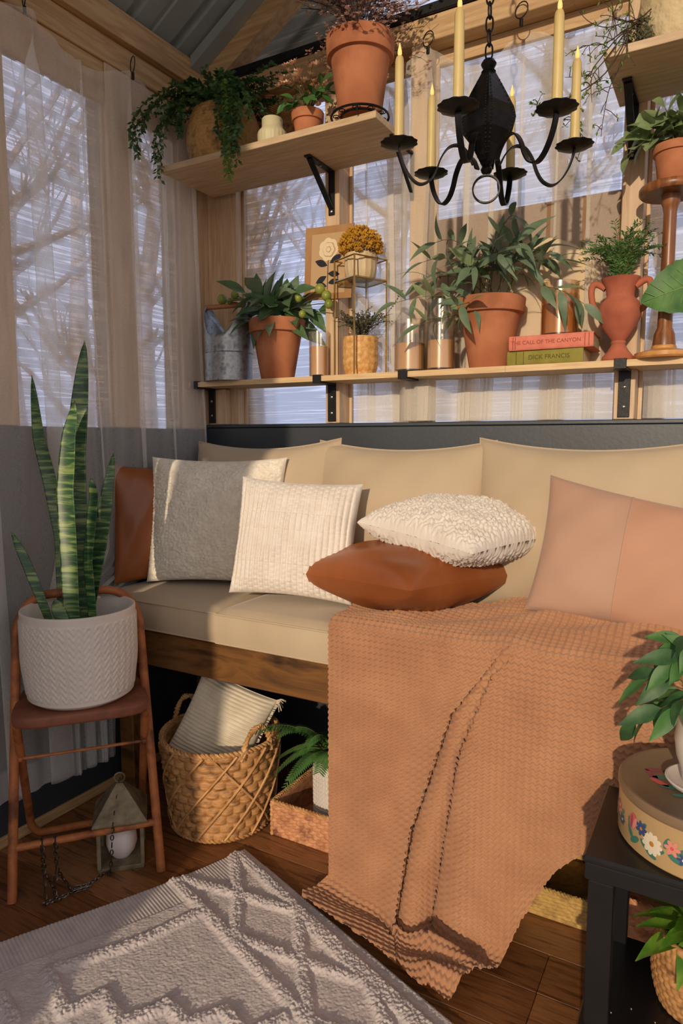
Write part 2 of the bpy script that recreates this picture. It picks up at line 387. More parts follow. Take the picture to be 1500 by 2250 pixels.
# ---- right wall and front wall (behind the viewer): half walls, posts, front boards and doorway added to shape the low sun
wr_ = group_struct('wall_right')
bx('half_wall_panel', (RX, FY, 0), (RX+.1, BY+.1, 1.16), 'navy', wr_)
for a in (FY, .2, 1.0, BY-.05): bx('post', (RX+.005, a, 1.1605), (RX+.095, a+.09, 2.40), 'pine_z', wr_)
bx('top_plate', (RX, FY, 2.40), (RX+.1, BY+.1, 2.44), 'pine_y', wr_)
wf_ = group_struct('shading_wall_front')
def board(x0, x1, z0, z1a, z1b):
    MB().add([(x0, FY-.09, z0), (x1, FY-.09, z0), (x1, FY-.09, z1b), (x0, FY-.09, z1a), (x0, FY-.05, z0), (x1, FY-.05, z0), (x1, FY-.05, z1b), (x0, FY-.05, z1a)],
             [(0, 1, 2, 3), (7, 6, 5, 4), (0, 4, 5, 1), (1, 5, 6, 2), (2, 6, 7, 3), (3, 7, 4, 0)]).build('shading_boards', 'board_white', wf_, False)
zf = lambda x: zr(x)-.02
board(LX-.1, -1.175, 0, zf(LX), zf(-1.175)); board(-1.105, -.86, 0, zf(-1.105), zf(-.86))  # unseen boards added to keep sun off the left side, pale for bounce
board(-1.1745, -1.1055, 0, 1.22, 1.22); board(-1.1745, -1.1055, 1.72, zf(-1.1745), zf(-1.1055))  # slot left open to throw a strip of sun on the boucle pillow
bx('half_wall_panel', (.62, FY-.09, 0), (RX+.1, FY, 1.16), 'navy', wf_)
bx('post', (.56, FY-.09, 0), (.619, FY, 2.55), 'pine_z', wf_)
# ---- outside
gr = MB().box((-40, -20, -.6), (40, 45, -.35)).build('ground', 'dry_grass', None, False); struct(gr)
def tree(i, x, y, h, r, mat, label):
    b = MB(); rg = random.Random(100+i)
    pts = [(rg.uniform(-.05, .05)*k, rg.uniform(-.05, .05)*k, h*k/6) for k in range(7)]
    b.tube(pts, [r*(1-.8*k/6) for k in range(7)], 8)
    def br(p, d, L, rr, lev):
        n = 4; q = [Vector(p)]
        for k in range(n): d = (d+Vector((rg.uniform(-.3, .3), rg.uniform(-.3, .3), rg.uniform(-.05, .3)))).normalized(); q.append(q[-1]+d*L/n)
        b.tube(q, [rr*(1-.75*k/n) for k in range(n+1)], 5)
        if lev < 2:
            for k in range(3): br(q[rg.randint(1, n)], (d+Vector((rg.uniform(-1, 1), rg.uniform(-1, 1), rg.uniform(0, .6)))).normalized(), L*.55, rr*.45, lev+1)
    for k in range(11):
        t = rg.uniform(.22, .98); j = int(t*6); p = Vector(pts[j]).lerp(Vector(pts[min(j+1, 6)]), t*6-j)
        a = rg.uniform(0, 6.28); br(p, Vector((math.cos(a), math.sin(a), rg.uniform(.2, .8))).normalized(), h*.28*(1.1-t*.6), r*.4*(1-t*.7), 0)
    t_ = thing('bare_tree', label, 'tree', (x, y, -.35), 0, 'bare winter trees outside the windows')
    b.build('trunk', mat, t_); return t_
TL = 'leafless winter tree standing outside beyond the misted windows'
spots = [(-4.6, 5.4, .17), (-3.3, 7.2, .16), (-2.0, 9.0, .2), (-6.2, 8.2, .25), (-.7, 7.6, .16), (.3, 10, .2), (-5.4, 3.4, .14), (-7.5, 5.2, .22), (-6.6, 2.3, .15), (-9, 7.5, .25), (-9.5, 3.6, .2), (-3.8, 11, .22), (1.4, 12, .2), (-8.2, 11, .28), (-4.1, 4.1, .09), (-11, 10.5, .3), (-12, 5, .28)]
for i, (x, y, r) in enumerate(spots): tree(i, x, y, rnd(6, 9), r, ('bark', 'bark_light')[i % 2], TL)
# ================================================================= more materials
M('terracotta', (150, 88, 56), (190, 122, 84), (172, 104, 68), scale=5, detail=6, rough=.82, bump=.12, bscale=70)
M('terracotta_dark', (150, 78, 56), (182, 104, 78), (166, 90, 66), scale=6, detail=6, rough=.85, bump=.15, bscale=60)
M('galvanized', (120, 124, 128), (164, 168, 170), (142, 146, 150), scale=40, detail=3, rough=.42, metal=.75, bump=.05, bscale=50)
M('brass', (196, 160, 92), rough=.28, metal=1)
M('wax_amber', (206, 160, 108), (216, 174, 124), scale=4, rough=.5)
M('wax_cream', (226, 208, 164), (238, 222, 182), scale=6, rough=.45)
M('ceramic_white', (214, 206, 198), (226, 218, 210), scale=5, rough=.4)
M('ceramic_cream', (204, 180, 140), (216, 194, 156), scale=5, rough=.45)
M('wick', (60, 50, 42), rough=.9)
M('leaf_dark', (70, 102, 66), (104, 136, 90), scale=14, rough=.42, trans=.22)
M('leaf_sage', (98, 122, 96), (142, 162, 128), scale=12, rough=.5, trans=.22)
M('leaf_bright', (84, 124, 48), (136, 166, 78), scale=12, rough=.45, trans=.3)
M('leaf_pale', (124, 148, 100), (172, 188, 138), scale=12, rough=.5, trans=.28)
M('leaf_fern', (58, 106, 52), (104, 150, 80), scale=14, rough=.5, trans=.25)
M('leaf_trail', (44, 84, 50), (84, 122, 68), scale=20, rough=.5, trans=.2)
M('leaf_grey', (86, 92, 70), (120, 122, 94), scale=20, rough=.6, trans=.2)
M('fruit_green', (118, 132, 48), (150, 160, 70), scale=20, rough=.4)
M('stem', (78, 78, 44), (104, 96, 58), scale=20, rough=.7)
M('twig', (52, 38, 30), (78, 60, 46), scale=30, rough=.85)
M('flower_gold', (176, 122, 22), (214, 164, 48), scale=60, rough=.8)
M('flower_peach', (220, 176, 146), (236, 204, 176), scale=30, rough=.8, trans=.2)
M('flower_pink', (206, 166, 152), (228, 196, 184), scale=30, rough=.85, trans=.2)
wood('walnut', (104, 62, 34), (150, 96, 56), 'Z', rough=.35, fine=24, bump=.06)
wood('honey_wood', (168, 110, 56), (206, 150, 86), 'X', rough=.35, fine=24, bump=.06)
wood('handle_wood', (150, 96, 58), (184, 126, 82), 'X', rough=.5)
M('paper', (214, 190, 150), (224, 202, 164), scale=8, rough=.9)
M('kraft', (158, 116, 76), (174, 132, 90), scale=10, rough=.9)
M('print_cream', (226, 208, 174), rough=.9); M('print_navy', (34, 38, 52), rough=.9); M('print_line', (190, 158, 118), rough=.9)
M('arch_brown', (136, 100, 70), (146, 110, 80), scale=8, rough=.7, coat=.35)
M('arch_beige', (212, 186, 146), (222, 198, 160), scale=8, rough=.6, coat=.35)
M('book_pink', (206, 116, 96), (220, 134, 112), scale=30, rough=.8, bump=.1, bscale=300)
M('book_olive', (128, 122, 48), (146, 138, 60), scale=30, rough=.8, bump=.1, bscale=300)
M('book_print', (150, 70, 56), rough=.8); M('book_print_dark', (86, 76, 30), rough=.8)
M('pages', (206, 186, 150), (222, 204, 170), scale=40, stretch=(1, 1, 30), rough=.9)
def glass(name, tint=(1, 1, 1), base=.07, rough=.2):
    m, nt, p, out = nodes(name)
    tr = nt.nodes.new('ShaderNodeBsdfTransparent'); tr.inputs[0].default_value = (*tint, 1)
    gl = nt.nodes.new('ShaderNodeBsdfGlossy'); gl.inputs['Roughness'].default_value = rough
    lw = nt.nodes.new('ShaderNodeLayerWeight'); lw.inputs[0].default_value = .25
    mm = nt.nodes.new('ShaderNodeMath'); mm.operation = 'MULTIPLY_ADD'; mm.inputs[1].default_value = .35; mm.inputs[2].default_value = base; mm.use_clamp = True
    nt.links.new(lw.outputs['Fresnel'], mm.inputs[0])
    b = nt.nodes.new('ShaderNodeMixShader'); nt.links.new(mm.outputs[0], b.inputs[0]); nt.links.new(tr.outputs[0], b.inputs[1]); nt.links.new(gl.outputs[0], b.inputs[2])
    nt.links.new(b.outputs[0], out.inputs[0])
glass('glass', (.97, .95, .92)); glass('glass_amber', (.92, .82, .70))

# ================================================================= leaves and sprigs
def leaf_mesh(name, L, W, mat, n=7, curl=.25, fold=.15, shape=.8, tip=1.0, wave=0, lobe=0):
    b = MB(); vs = []; fs = []
    for i in range(n+1):
        t = i/n; w = W/2*math.sin(math.pi*min(1, t**shape))**tip if 0 < i < n else W*.02
        w *= 1+lobe*math.sin(i*2.6)
        z = -curl*L*t*t; wz = wave*math.sin(t*11)*W
        for k, s in enumerate((-1, -.5, 0, .5, 1)): vs.append((w*s, L*t*(1-.25*curl*t), z+abs(s)*w*fold+wz*s*s*s))
    for i in range(n):
        for k in range(4): fs.append((i*5+k, i*5+k+1, i*5+k+6, i*5+k+5))
    b.add(vs, fs); return b.mesh(name, mat, True)
def put(name, me, parent, T):
    o = bpy.data.objects.new(name, me); COL.objects.link(o); o.parent = parent; o.matrix_local = T; return o
def bez(p0, p1, p2, n=10):
    p0, p1, p2 = Vector(p0), Vector(p1), Vector(p2)
    return [p0*(1-t)**2+p1*2*t*(1-t)+p2*t*t for t in [i/n for i in range(n+1)]]
def pathpt(P, t):
    x = t*(len(P)-1); i = min(int(x), len(P)-2); return P[i].lerp(P[i+1], x-i), (P[i+1]-P[i]).normalized()
def leafy_stem(parent, P, meshes, n, s0, s1, t0=.25, out=.8, r=.0018, smat='stem', droop=.0, stem_name='stem', up=(0, 0, 1)):
    MB().tube(P, [r*(1-.6*i/(len(P)-1)) for i in range(len(P))], 5).build(stem_name, smat, parent)
    for k in range(n):
        t = t0+(1-t0)*k/max(1, n-1); p, d = pathpt(P, t)
        side = d.cross(Vector(up)); side = side.normalized() if side.length > .1 else Vector((1, 0, 0))
        a = (k*2.4+rnd(-.5, .5)); nn = side*math.cos(a)+d.cross(side)*math.sin(a)
        dd = d*(1-out*.55)+nn*out+Vector((0, 0, -droop))
        if k == n-1: dd = d.copy()
        if p.y+.09*max(dd.normalized().y, 0) > ROOM[0]: dd.y = -abs(dd.y)*.5-.1
        put('leaf', random.choice(meshes), parent, frame(dd, Vector((rnd(-.5, .5), rnd(-1.3, .1), rnd(.3, 1))), p, rnd(s0, s1)))
def sprig_mb(b, P, n, L, W, r=.0009, t0=.1, out=.9, pairs=True):
    """a fine-leaved sprig in one mesh: material 0 stem, 1 leaflets"""
    b.cur = 0; b.tube(P, [r*(1-.6*i/(len(P)-1)) for i in range(len(P))], 4); b.cur = 1
    for k in range(n):
        t = t0+(1-t0)*k/max(1, n-1); p, d = pathpt(P, t)
        s = d.cross(Vector((rnd(-.4, .4), rnd(-.4, .4), 1))); s = s.normalized() if s.length > .05 else Vector((1, 0, 0))
        for q in ((1, -1) if pairs else ((-1)**k,)):
            dd = (s*q*out+d*(1-out*.5)+Vector((rnd(-.3, .3), rnd(-.3, .3), rnd(-.3, .3)))).normalized()
            l = L*rnd(.7, 1.1); u = dd.cross(Vector((rnd(-1, 1), rnd(-1, 1), rnd(-1, 1)))).normalized()*W*.5
            b.add([p, p+dd*l*.45+u, p+dd*l, p+dd*l*.45-u], [(0, 1, 2, 3)])
    b.cur = 0
ROOM = [9.0]                              # how far back the plant being built may reach
def arcs(o, n, h, spread, length, rg=None, zdrop=.0, a0=0, a1=6.283):
    """n stem paths from o fanning out"""
    out = []
    for k in range(n):
        a = a0+(a1-a0)*(k+rnd(-.3, .3))/n; l = length*rnd(.65, 1.1); sp = spread*rnd(.4, 1.1)
        e = Vector(o)+Vector((math.cos(a)*sp, math.sin(a)*sp, h*rnd(.6, 1.1)-zdrop*sp)); e.y = min(e.y, ROOM[0])
        m = Vector(o)+Vector((math.cos(a)*sp*.25, math.sin(a)*sp*.25, h*.75))
        out.append(bez(Vector(o)+Vector((math.cos(a)*.01, math.sin(a)*.01, 0)), m, e, 9))
    return out

# ================================================================= shelves
def screw(p, d, parent, r=.005):
    T = frame(d, (0, 0, 1), p); b = MB(); b.lathe([(r, 0), (r, .0015), (r*.5, .003), (0.0002, .0032)], 10, T @ Matrix.Rotation(-math.pi/2, 4, 'X')); return b.build('screw', 'screw_metal', parent)
SZ = 1.319                                # top of the lower shelf
sh = thing('wall_shelf', 'long pale oak shelf on black iron brackets below the windows, above the bench', 'shelf', (-1.1, BY, 1.302))
def notched(x0, x1, name):
    b = MB(); Z0, Z1 = 1.3022, SZ; o = Vector((-1.1, BY, 1.302))
    xs = [x0]; 
    for a, c in ((-1.69, -1.555), (-1.178, -1.118), (-.881, -.821), (-.281, -.221), (.316, .374)):
        for q in (a, c):
            if x0 < q < x1: xs.append(q)
    xs.append(x1)
    def back(xm):
        if xm < -1.555: return 1.995
        for a, c in ((-1.178, -1.118), (-.881, -.821), (-.281, -.221), (.316, .374)):
            if a < xm < c: return 1.950
        return 2.03
    top = [(x0, 1.873)]+[(x1, 1.873)]
    poly = []
    for i in range(len(xs)-1): poly.append((xs[i], xs[i+1], back((xs[i]+xs[i+1])/2)))
    pts = [(x0, 1.873), (x1, 1.873)]
    for a, c, yb in reversed(poly): pts += [(c, yb), (a, yb)]
    n = len(pts)
    vs = [(x-o.x, y-o.y, Z0-o.z) for x, y in pts]+[(x-o.x, y-o.y, Z1-o.z) for x, y in pts]
    b.add(vs, [tuple(range(n-1, -1, -1)), tuple(range(n, 2*n))]+[(i, (i+1) % n, n+(i+1) % n, n+i) for i in range(n)])
    return b.build(name, 'oak_light', sh, False)
notched(-1.684, -.5455, 'board'); notched(-.5448, .6, 'board')
for x in (-1.655, -1.148, -.851, -.251, .345):
    o = Vector((-1.1, BY, 1.302)); w = .03
    b = MB(); rx = x-o.x
    b.rbox((rx-w/2, -.0055, -.124), (rx+w/2, -.0005, .000), .0008)
    b.rbox((rx-w/2, -.1, -.0055), (rx+w/2, -.0055, -.0002), .0008)
    b.rbox((rx-w/2, -.1005, -.0055), (rx+w/2, -.0955, .0205), .0008)
    b.rbox((rx-w/2, -.0955, .0172), (rx+w/2, -.083, .0205), .0008)
    br = b.build('bracket', 'black_metal', sh, False)
    for dz in (-.045, -.097): screw((rx, -.0056, dz), (0, -1, 0), br)
def upper_shelf(x0, x1, xs, label, y0=1.708):
    z0, z1 = 1.968, 1.987
    t = thing('wall_shelf', label, 'shelf', ((x0+x1)/2, BY, z0)); o = t.location.copy()
    MB().rbox((x0-o.x, y0-o.y, 0), (x1-o.x, -.0005, z1-z0), .001).build('board', 'oak_laminate', t, False)
    for x in xs:
        rx = x-o.x; w = .022; b = MB()
        b.rbox((rx-w/2, -.0055, -.135), (rx+w/2, -.0008, -.0005), .0008)
        b.rbox((rx-w/2, -.15, -.0052), (rx+w/2, -.0055, -.0005), .0008)
        b.strap([(rx, -.135, -.006), (rx, -.006, -.115)], w*.8, .005, (1, 0, 0))
        br = b.build('bracket', 'black_metal', t, False)
        screw((rx, -.0057, -.125), (0, -1, 0), br); screw((rx, -.07, -.0053), (0, 0, -1), br)
    return t
upper_shelf(-1.633, -.862, (-1.148,), 'high oak shelf crowded with a trailing plant and clay pots')
upper_shelf(-.292, .45, (-.256, .345), 'high oak shelf beside the chandelier carrying a pale vase of twigs')
# the second bracket of the crowded shelf stands at the next post
t = [o for o in bpy.data.objects if o.get('label', '').startswith('high oak shelf crowded')][0]
b = MB(); rx = -.869-t.location.x; w = .012
b.rbox((rx-w/2, -.0055, -.135), (rx+w/2, -.0008, -.0005), .0008); b.rbox((rx-w/2, -.15, -.0052), (rx+w/2, -.0055, -.0005), .0008); b.strap([(rx, -.135, -.006), (rx, -.006, -.115)], w*.8, .005, (1, 0, 0))
b.build('bracket', 'black_metal', t, False)

# ================================================================= sheer curtains
def smooth(a, b, x): t = np.clip((x-a)/(b-a), 0, 1); return t*t*(3-2*t)
def ring(p, nrm, r, parent, clip=True):
    T = frame(nrm, (0, 0, 1), p); b = MB()
    b.tube([T @ Vector((math.cos(a)*r, 0, math.sin(a)*r)) for a in [i*math.pi/8 for i in range(16)]], .0016, 6, True)
    g = b.build('curtain_ring', 'black_metal', parent)
    c = MB(); c.rbox((-.004, -.004, -r-.022), (.004, .004, -r-.001), .001, T); c.build('clip', 'black_metal', g)
lc = thing('sheer_curtain', 'long sheer white curtain hanging from rings along the side windows', 'curtain', (LX+.02, 1, .15))
nu, nv = 420, 90
s = np.linspace(0, 1, nu)[None, :]; tv = np.linspace(0, 1, nv)[:, None]
clips = np.array([.30, .62, .93, 1.254, 1.627, 1.915])
ztop0 = 2.235
S = .15+s*(1.915-.15)
sag = np.min(np.abs(S[..., None]-clips[None, None, :]), -1)
ztop = ztop0-.055*(1-np.cos(np.clip(sag/.18, 0, 1)*np.pi))/2
zbot = .115+.06*(1.455-np.minimum(S, 1.455))
zz = ztop+(zbot-ztop)*tv
yend = 1.455+(1.915-1.455)*smooth(.60, .80, zz)
yy_ = np.where(S < 1.25, S, 1.25+(S-1.25)/(1.915-1.25)*(yend-1.25))
lean = (tv-.0)*.035
fold = np.zeros_like(zz); shift = np.zeros_like(zz)
for c, wd_, am in ((1.262, .035, .085), (1.06, .03, .07), (.85, .035, .08), (.6, .03, .08), (1.60, .018, .034), (1.74, .012, .018), (1.885, .016, .03), (1.42, .010, .010)):
    cc = c+.05*tv*np.sign(np.sin(c*37)); g_ = (S-cc)/wd_
    shift += -am*1.3*g_*np.exp(-g_*g_); fold += .012*np.exp(-g_*g_*.5)*np.cos(g_*2.2)
fold += .004*np.sin(S*95+3*tv)+.003*np.sin(S*41-2*tv)+.006*np.sin(S*17+tv*2)*tv
Xc = np.stack([LX+.030+fold-(LX+.02), yy_+shift*smooth(0, .08, tv)*(zz > -1)-1.0, zz-.15], -1)
Xc[..., 0] = np.maximum(Xc[..., 0], -.005)
gridmesh('fabric', Xc, 'sheer', lc)
for c in clips[2:]: ring((.012, c-1.0+.0, ztop0+.030-.15), (.5, 1, 0), .022, lc)
# the hem of the same curtain
xh = Xc[-1:, :260].copy(); hem = np.concatenate([xh, xh+np.array([.0008, 0, .085])], 0); gridmesh('hem', hem, 'sheer', lc)

def back_curtain(x0, x1, label, clips, posts, zb=1.176, seed=0, gap=None):
    t = thing('sheer_curtain', label, 'curtain', ((x0+x1)/2, BY, zb)); o = t.location
    rs = np.random.RandomState(seed); nu, nv = 300, 60
    s = np.linspace(0, 1, nu)[None, :]; tv = np.linspace(0, 1, nv)[:, None]; S = x0+s*(x1-x0)
    sag = np.min(np.abs(S[..., None]-np.array(clips)[None, None, :]), -1)
    ztop = 2.245-.05*(1-np.cos(np.clip(sag/.14, 0, 1)*np.pi))/2; zz = ztop+(zb-ztop)*tv
    base = np.full_like(zz, BY+.058)
    for a, b in posts:
        w = smooth(a-.05, a-.006, S)*(1-smooth(b+.006, b+.05, S)); base = base*(1-w)+(BY-.008)*w
    fold = .005*np.sin(S*70+2*tv+seed)+.003*np.sin(S*133+seed)
    shift = np.zeros_like(zz)
    for k in range(int((x1-x0)/.085)):
        c = x0+.04+k*.085+rs.uniform(-.02, .02); cc = c+rs.uniform(-.03, .03)*tv; g_ = (S-cc)/.016
        shift += -rs.uniform(.02, .045)*1.2*g_*np.exp(-g_*g_)
    yv = np.minimum(base+fold*.8, BY+.068)
    yv = np.where(np.abs(base-(BY-.008)) < .003, BY-.008+np.minimum(fold*.5, .0)-.001, yv)
    gridmesh('fabric', np.stack([S+shift*smooth(0, .1, tv)-o.x, yv-o.y, zz-o.z], -1), 'sheer_back', t)
    Xf = np.stack([S+shift*smooth(0, .1, tv)-o.x, yv-o.y, zz-o.z], -1)[-9:]
    for q in (1, 2): Xh = Xf.copy(); Xh[..., 1] -= .0022*q; Xh[..., 0] += .012*q; gridmesh('tucked_hem', Xh, 'sheer_back', t)
    for c in clips: ring((c-o.x, -.010, 2.245+.026-zb), (.35, 1, 0), .02, t)
back_curtain(-1.10, -.292, 'sheer white curtain behind the chandelier and the eucalyptus pot', (-1.08, -.82, -.55, -.31), [(-.877, -.825)], seed=3)
back_curtain(-.21, .31, 'sheer white curtain behind the turned wooden plant stand', (-.20, .05, .30), [], seed=5)

# ================================================================= things on the lower shelf
def pot_mesh(t, rt, rb, h, mat='terracotta', rim=.22, n=40, soil=True, wall=.006):
    b = MB(); rr = rt; rn = rb+(rt*.93-rb)*(1-rim)
    b.lathe([(.001, .001), (rb-.003, 0), (rb, .003), (rn, h*(1-rim)), (rt*.965, h*(1-rim)+.001), (rt*.975, h*(1-rim)+.004), (rt, h-.003), (rt-.002, h), (rt-wall, h), (rt*.9-wall, h*(1-rim)), (rb*.8, h*.4)], n)
    b.build('pot', mat, t)
    if soil: MB().lathe([(.001, h*.86+.004), (rt*.5, h*.86), (rt*.915-wall*.6, h*.84)], 24).build('soil', 'soil', t)
# -- galvanized bucket with scooped sides and a wooden handle
p = at(503, 836, y=1.905); t = thing('galvanized_bucket', 'galvanized metal bucket with scooped rim and wooden bar handle', 'bucket', (p.x, 1.905, SZ))
rB, hB = .081, .262
nu = 72; prof = []; th = np.linspace(0, 2*np.pi, nu, endpoint=False)
ha = R(8)                                  # handle axis along x
rim = .148+(hB-.148)*np.clip((np.abs(np.cos(th-ha))-.1)/.9, 0, 1)**2.2
for sc_, nm in ((1.0, 'outer'),):
    rows = []
    for k in range(15):
        f_ = k/14; rows.append(np.stack([rB*sc_*(1+.02*f_)*np.cos(th), rB*sc_*(1+.02*f_)*np.sin(th), rim*f_], -1))
    for k in range(8):
        f_ = 1-k/7; rows.append(np.stack([(rB*.965)*(1+.02*f_)*np.cos(th), (rB*.965)*(1+.02*f_)*np.sin(th), .006+(rim-.006)*f_], -1))
    gridmesh('body', np.array(rows), 'galvanized', t, wrap_u=True)
MB().lathe([(.001, .0005), (rB*.99, .0008), (rB*.985, .006), (.001, .006)], 40).build('base', 'galvanized', t)
for z in (.094,): MB().tube([(rB*1.012*math.cos(a), rB*1.012*math.sin(a), z) for a in [i*math.pi/24 for i in range(48)]], .002, 6, True).build('ridge', 'galvanized', t)
T = Matrix.Rotation(ha, 4, 'Z'); MB().tube([T @ Vector((-rB*1.06, 0, hB-.006)), T @ Vector((rB*1.06, 0, hB-.006))], .0085, 12).build('handle', 'handle_wood', t)
# -- olive plant in a clay pot
p = at(610, 833, y=1.945); t = thing('potted_plant', 'clay pot of broad dark leaves and round green fruits beside the bucket', 'plant', (p.x, 1.945, SZ)); PF = t
pot_mesh(t, .097, .056, .198)
lm = [leaf_mesh('fig_leaf', L, W, 'leaf_dark', curl=c, fold=.25) for L, W, c in ((.115, .048, .3), (.10, .046, .5), (.125, .046, .2))]
ROOM[0] = .065
lm2 = [leaf_mesh('fig_leaf', L, W, 'leaf_sage', curl=c, fold=.25) for L, W, c in ((.115, .048, .35), (.10, .046, .15))]
for k, P in enumerate(arcs((0, 0, .17), 12, .10, .13, .2)):
    leafy_stem(t, P, lm if k % 3 else lm2, 5, .75, 1.1, t0=.35, out=.85, droop=.0)
for k, P in enumerate(arcs((0, 0, .17), 6, .06, .11, .2, zdrop=.45)):
    leafy_stem(t, P, lm2 if k % 2 else lm, 4, .7, 1.0, t0=.5, out=.6, droop=.35)
leafy_stem(t, bez((0, 0, .17), (.0, -.02, .26), (.015, -.03, .26)), lm2, 3, .9, 1.0, out=.4)
def fruit(parent, c, r):
    b = MB().ball(c, r, 12, 8, (1, 1, 1.08)); b.build('fruit', 'fruit_green', parent); 
for px, py, r in ((488, 658, .0165), (516, 648, .0145), (505, 662, .011), (703, 635, .0165), (717, 650, .016), (722, 668, .014), (655, 655, .013), (664, 690, .012)):
    q = at(px, py, y=1.90)-t.location; fruit(t, q, r)
    MB().tube(bez((0, 0, .18), (q.x*.4, q.y*.4, .25), (q.x, q.y, q.z), 6), .0016, 5).build('stem', 'stem', t)
# -- jar candles
def jar_candle(px, py, y, d, h, hw, label, name='jar_candle', z=SZ, mat='glass', off=0):
    p = at(px, py, y=y); t = thing(name, label, 'candle', (p.x, y, z+.0002), 0, 'candles in clear glass cylinders')
    r = d/2
    MB().lathe([(.001, 0), (r-.002, 0), (r, .002), (r, h-.001), (r-.001, h), (r-.002, h-.001), (r-.002, .006), (.001, .006)], 40).build('glass_jar', mat, t)
    MB().lathe([(.001, .0063), (r-.0032, .0063), (r-.0032, hw-.002), (r-.005, hw), (r*.5, hw-.003), (.001, hw-.004)], 36).build('wax', 'wax_amber', t)
    for a in ((0, 0),): MB().tube([(0, 0, hw-.005), (.001, 0, hw+.008), (.003, 0, hw+.012)], .0012, 6).build('wick', 'wick', t)
    return t
jar_candle(701, 830, 1.94, .066, .148, .1, 'short glass jar candle between the fruiting plant and the brass stand')
jar_candle(900, 816, 1.912, .094, .150, .083, 'wide glass jar candle left of the taller one, beside the eucalyptus')
jar_candle(967, 810, 1.915, .084, .200, .086, 'tall glass jar candle touching the eucalyptus pot')
# -- brass stand with a tray
N = at(778, 821, y=1.885); e1 = Vector((-math.cos(R(26)), math.sin(R(26)), 0))*.108; e2 = Vector((math.sin(R(26)), math.cos(R(26)), 0))*.125
t = thing('brass_plant_stand', 'thin brass wire plant stand with a glass tray on top', 'plant stand', (N.x, N.y, SZ)); hS = .362
cr = [Vector((0, 0, 0)), e1, e1+e2, e2]
for c in cr: MB().box((-.0022, -.0022, 0), (.0022, .0022, hS), Matrix.Translation(c)).build('leg', 'brass', t, False)
for z, nm in ((hS-.002, 'top_frame'), (hS-.068, 'tray_frame')):
    b = MB()
    for i in range(4): b.tube([cr[i]+Vector((0, 0, z)), cr[(i+1) % 4]+Vector((0, 0, z))], .0023, 4)
    b.build(nm, 'brass', t, False)
glass('tray_glass', (.82, .84, .76), .18, .1)
b = MB(); b.add([c+Vector((0, 0, hS-.0655)) for c in cr]+[c+Vector((0, 0, hS-.0625)) for c in cr], [(3, 2, 1, 0), (4, 5, 6, 7)]+[(i, (i+1) % 4, (i+1) % 4+4, i+4) for i in range(4)]).build('tray', 'tray_glass', t, False)
SC_ = (e1+e2)/2
# -- gold flowers in a fluted cream cup on the tray
p = N+SC_; t = thing('potted_flowers', 'dome of tiny golden dried flowers in a fluted cream cup', 'plant', (p.x, p.y, SZ+hS-.0622))
MB().lathe([(.001, 0), (.040, 0), (.047, .006), (.051, .03), (.052, .076), (.050, .078), (.047, .076), (.044, .03), (.001, .03)], 64, fn=lambda w, z, i: (-.0022*abs(math.sin(w*8)) if 1 < i < 5 else 0)).build('cup', 'ceramic_cream', t)
for k in range(46):
    zf = 1-k/46*1.25; a = k*2.4; rr = math.sqrt(max(0, 1-zf*zf)); c = Vector((rr*math.cos(a)*.060, rr*math.sin(a)*.060, .085+zf*.058+.012))
    if zf < -.2: c.z -= .01
    b = MB(); 
    for j in range(36):
        d = Vector((rnd(-1, 1), rnd(-1, 1), rnd(-1, 1))).normalized(); q = c+d*.0145*rnd(.5, 1); rq = rnd(.0026, .0046)
        b.add([q+Vector(v)*rq for v in ((1,0,0),(-1,0,0),(0,1,0),(0,-1,0),(0,0,1),(0,0,-1))], [(0,2,4),(2,1,4),(1,3,4),(3,0,4),(2,0,5),(1,2,5),(3,1,5),(0,3,5)])
    b.tube([(c.x*.3, c.y*.3, .06), tuple(c)], .0012, 4); b.build('flower_cluster', 'flower_gold', t, False)
# -- bamboo pot of thyme under the tray
t = thing('potted_herb', 'woven bamboo pot of wiry thyme-like herb under the brass tray', 'plant', (p.x+.003, p.y-.004, SZ))
m, nt, pb, out = nodes('bamboo_weave')
v = mapping(nt, (1, 1, 1)); n_ = noise(nt, mapping(nt, (60, 60, 60)), 1.2, 4)
nt.links.new(ramp(nt, n_, [(.3, lin((196, 138, 72))), (.7, lin((232, 186, 116)))]), pb.inputs['Base Color']); pb.inputs['Roughness'].default_value = .5
rP, hP = .056, .122
th = np.linspace(0, 2*np.pi, 180, endpoint=False)[None, :]; zz = np.linspace(0, 1, 70)[:, None]
prof = rP*(.86+.14*smooth(0, .35, zz))*(1-.02*smooth(.7, 1, zz))
a = th*14/(2*np.pi); bq = zz*5.5
chk = np.sin((a+bq)*np.pi)*np.sin((a-bq)*np.pi)
rr = prof+.0009*np.sign(chk)*np.abs(chk)**.35*smooth(0, .05, zz)*(1-smooth(.93, .97, zz))
Xp = np.stack([rr*np.cos(th), rr*np.sin(th), zz*hP+0*th], -1)
inner = np.stack([(prof[-1:]-.005)*np.cos(th), (prof[-1:]-.005)*np.sin(th), 0*th+hP], -1); inner2 = inner*np.array([.9, .9, .7])
gridmesh('pot', np.concatenate([np.stack([0*th, 0*th, 0*th], -1)+.0003, Xp, inner, inner2], 0), 'bamboo_weave', t, wrap_u=True)
ROOM[0] = .045; MB().lathe([(.001, hP-.012), (rP*.9, hP-.016)], 20).build('soil', 'soil', t)
for k, P in enumerate(arcs((0, 0, hP-.012), 54, .085, .09, .1)):
    b = MB(); P = [q+Vector((rnd(-.004, .004), rnd(-.004, .004), 0)) for q in P]; sprig_mb(b, P, 20, .0085, .005, r=.001, t0=.1); b.build('sprig', ['twig', 'leaf_grey'], t, False)
b = MB(); sprig_mb(b, bez((0, 0, hP), (.09, -.01, .16), (.14, 0, .25)), 22, .009, .005, .0011); b.build('sprig', ['twig', 'leaf_grey'], t, False)
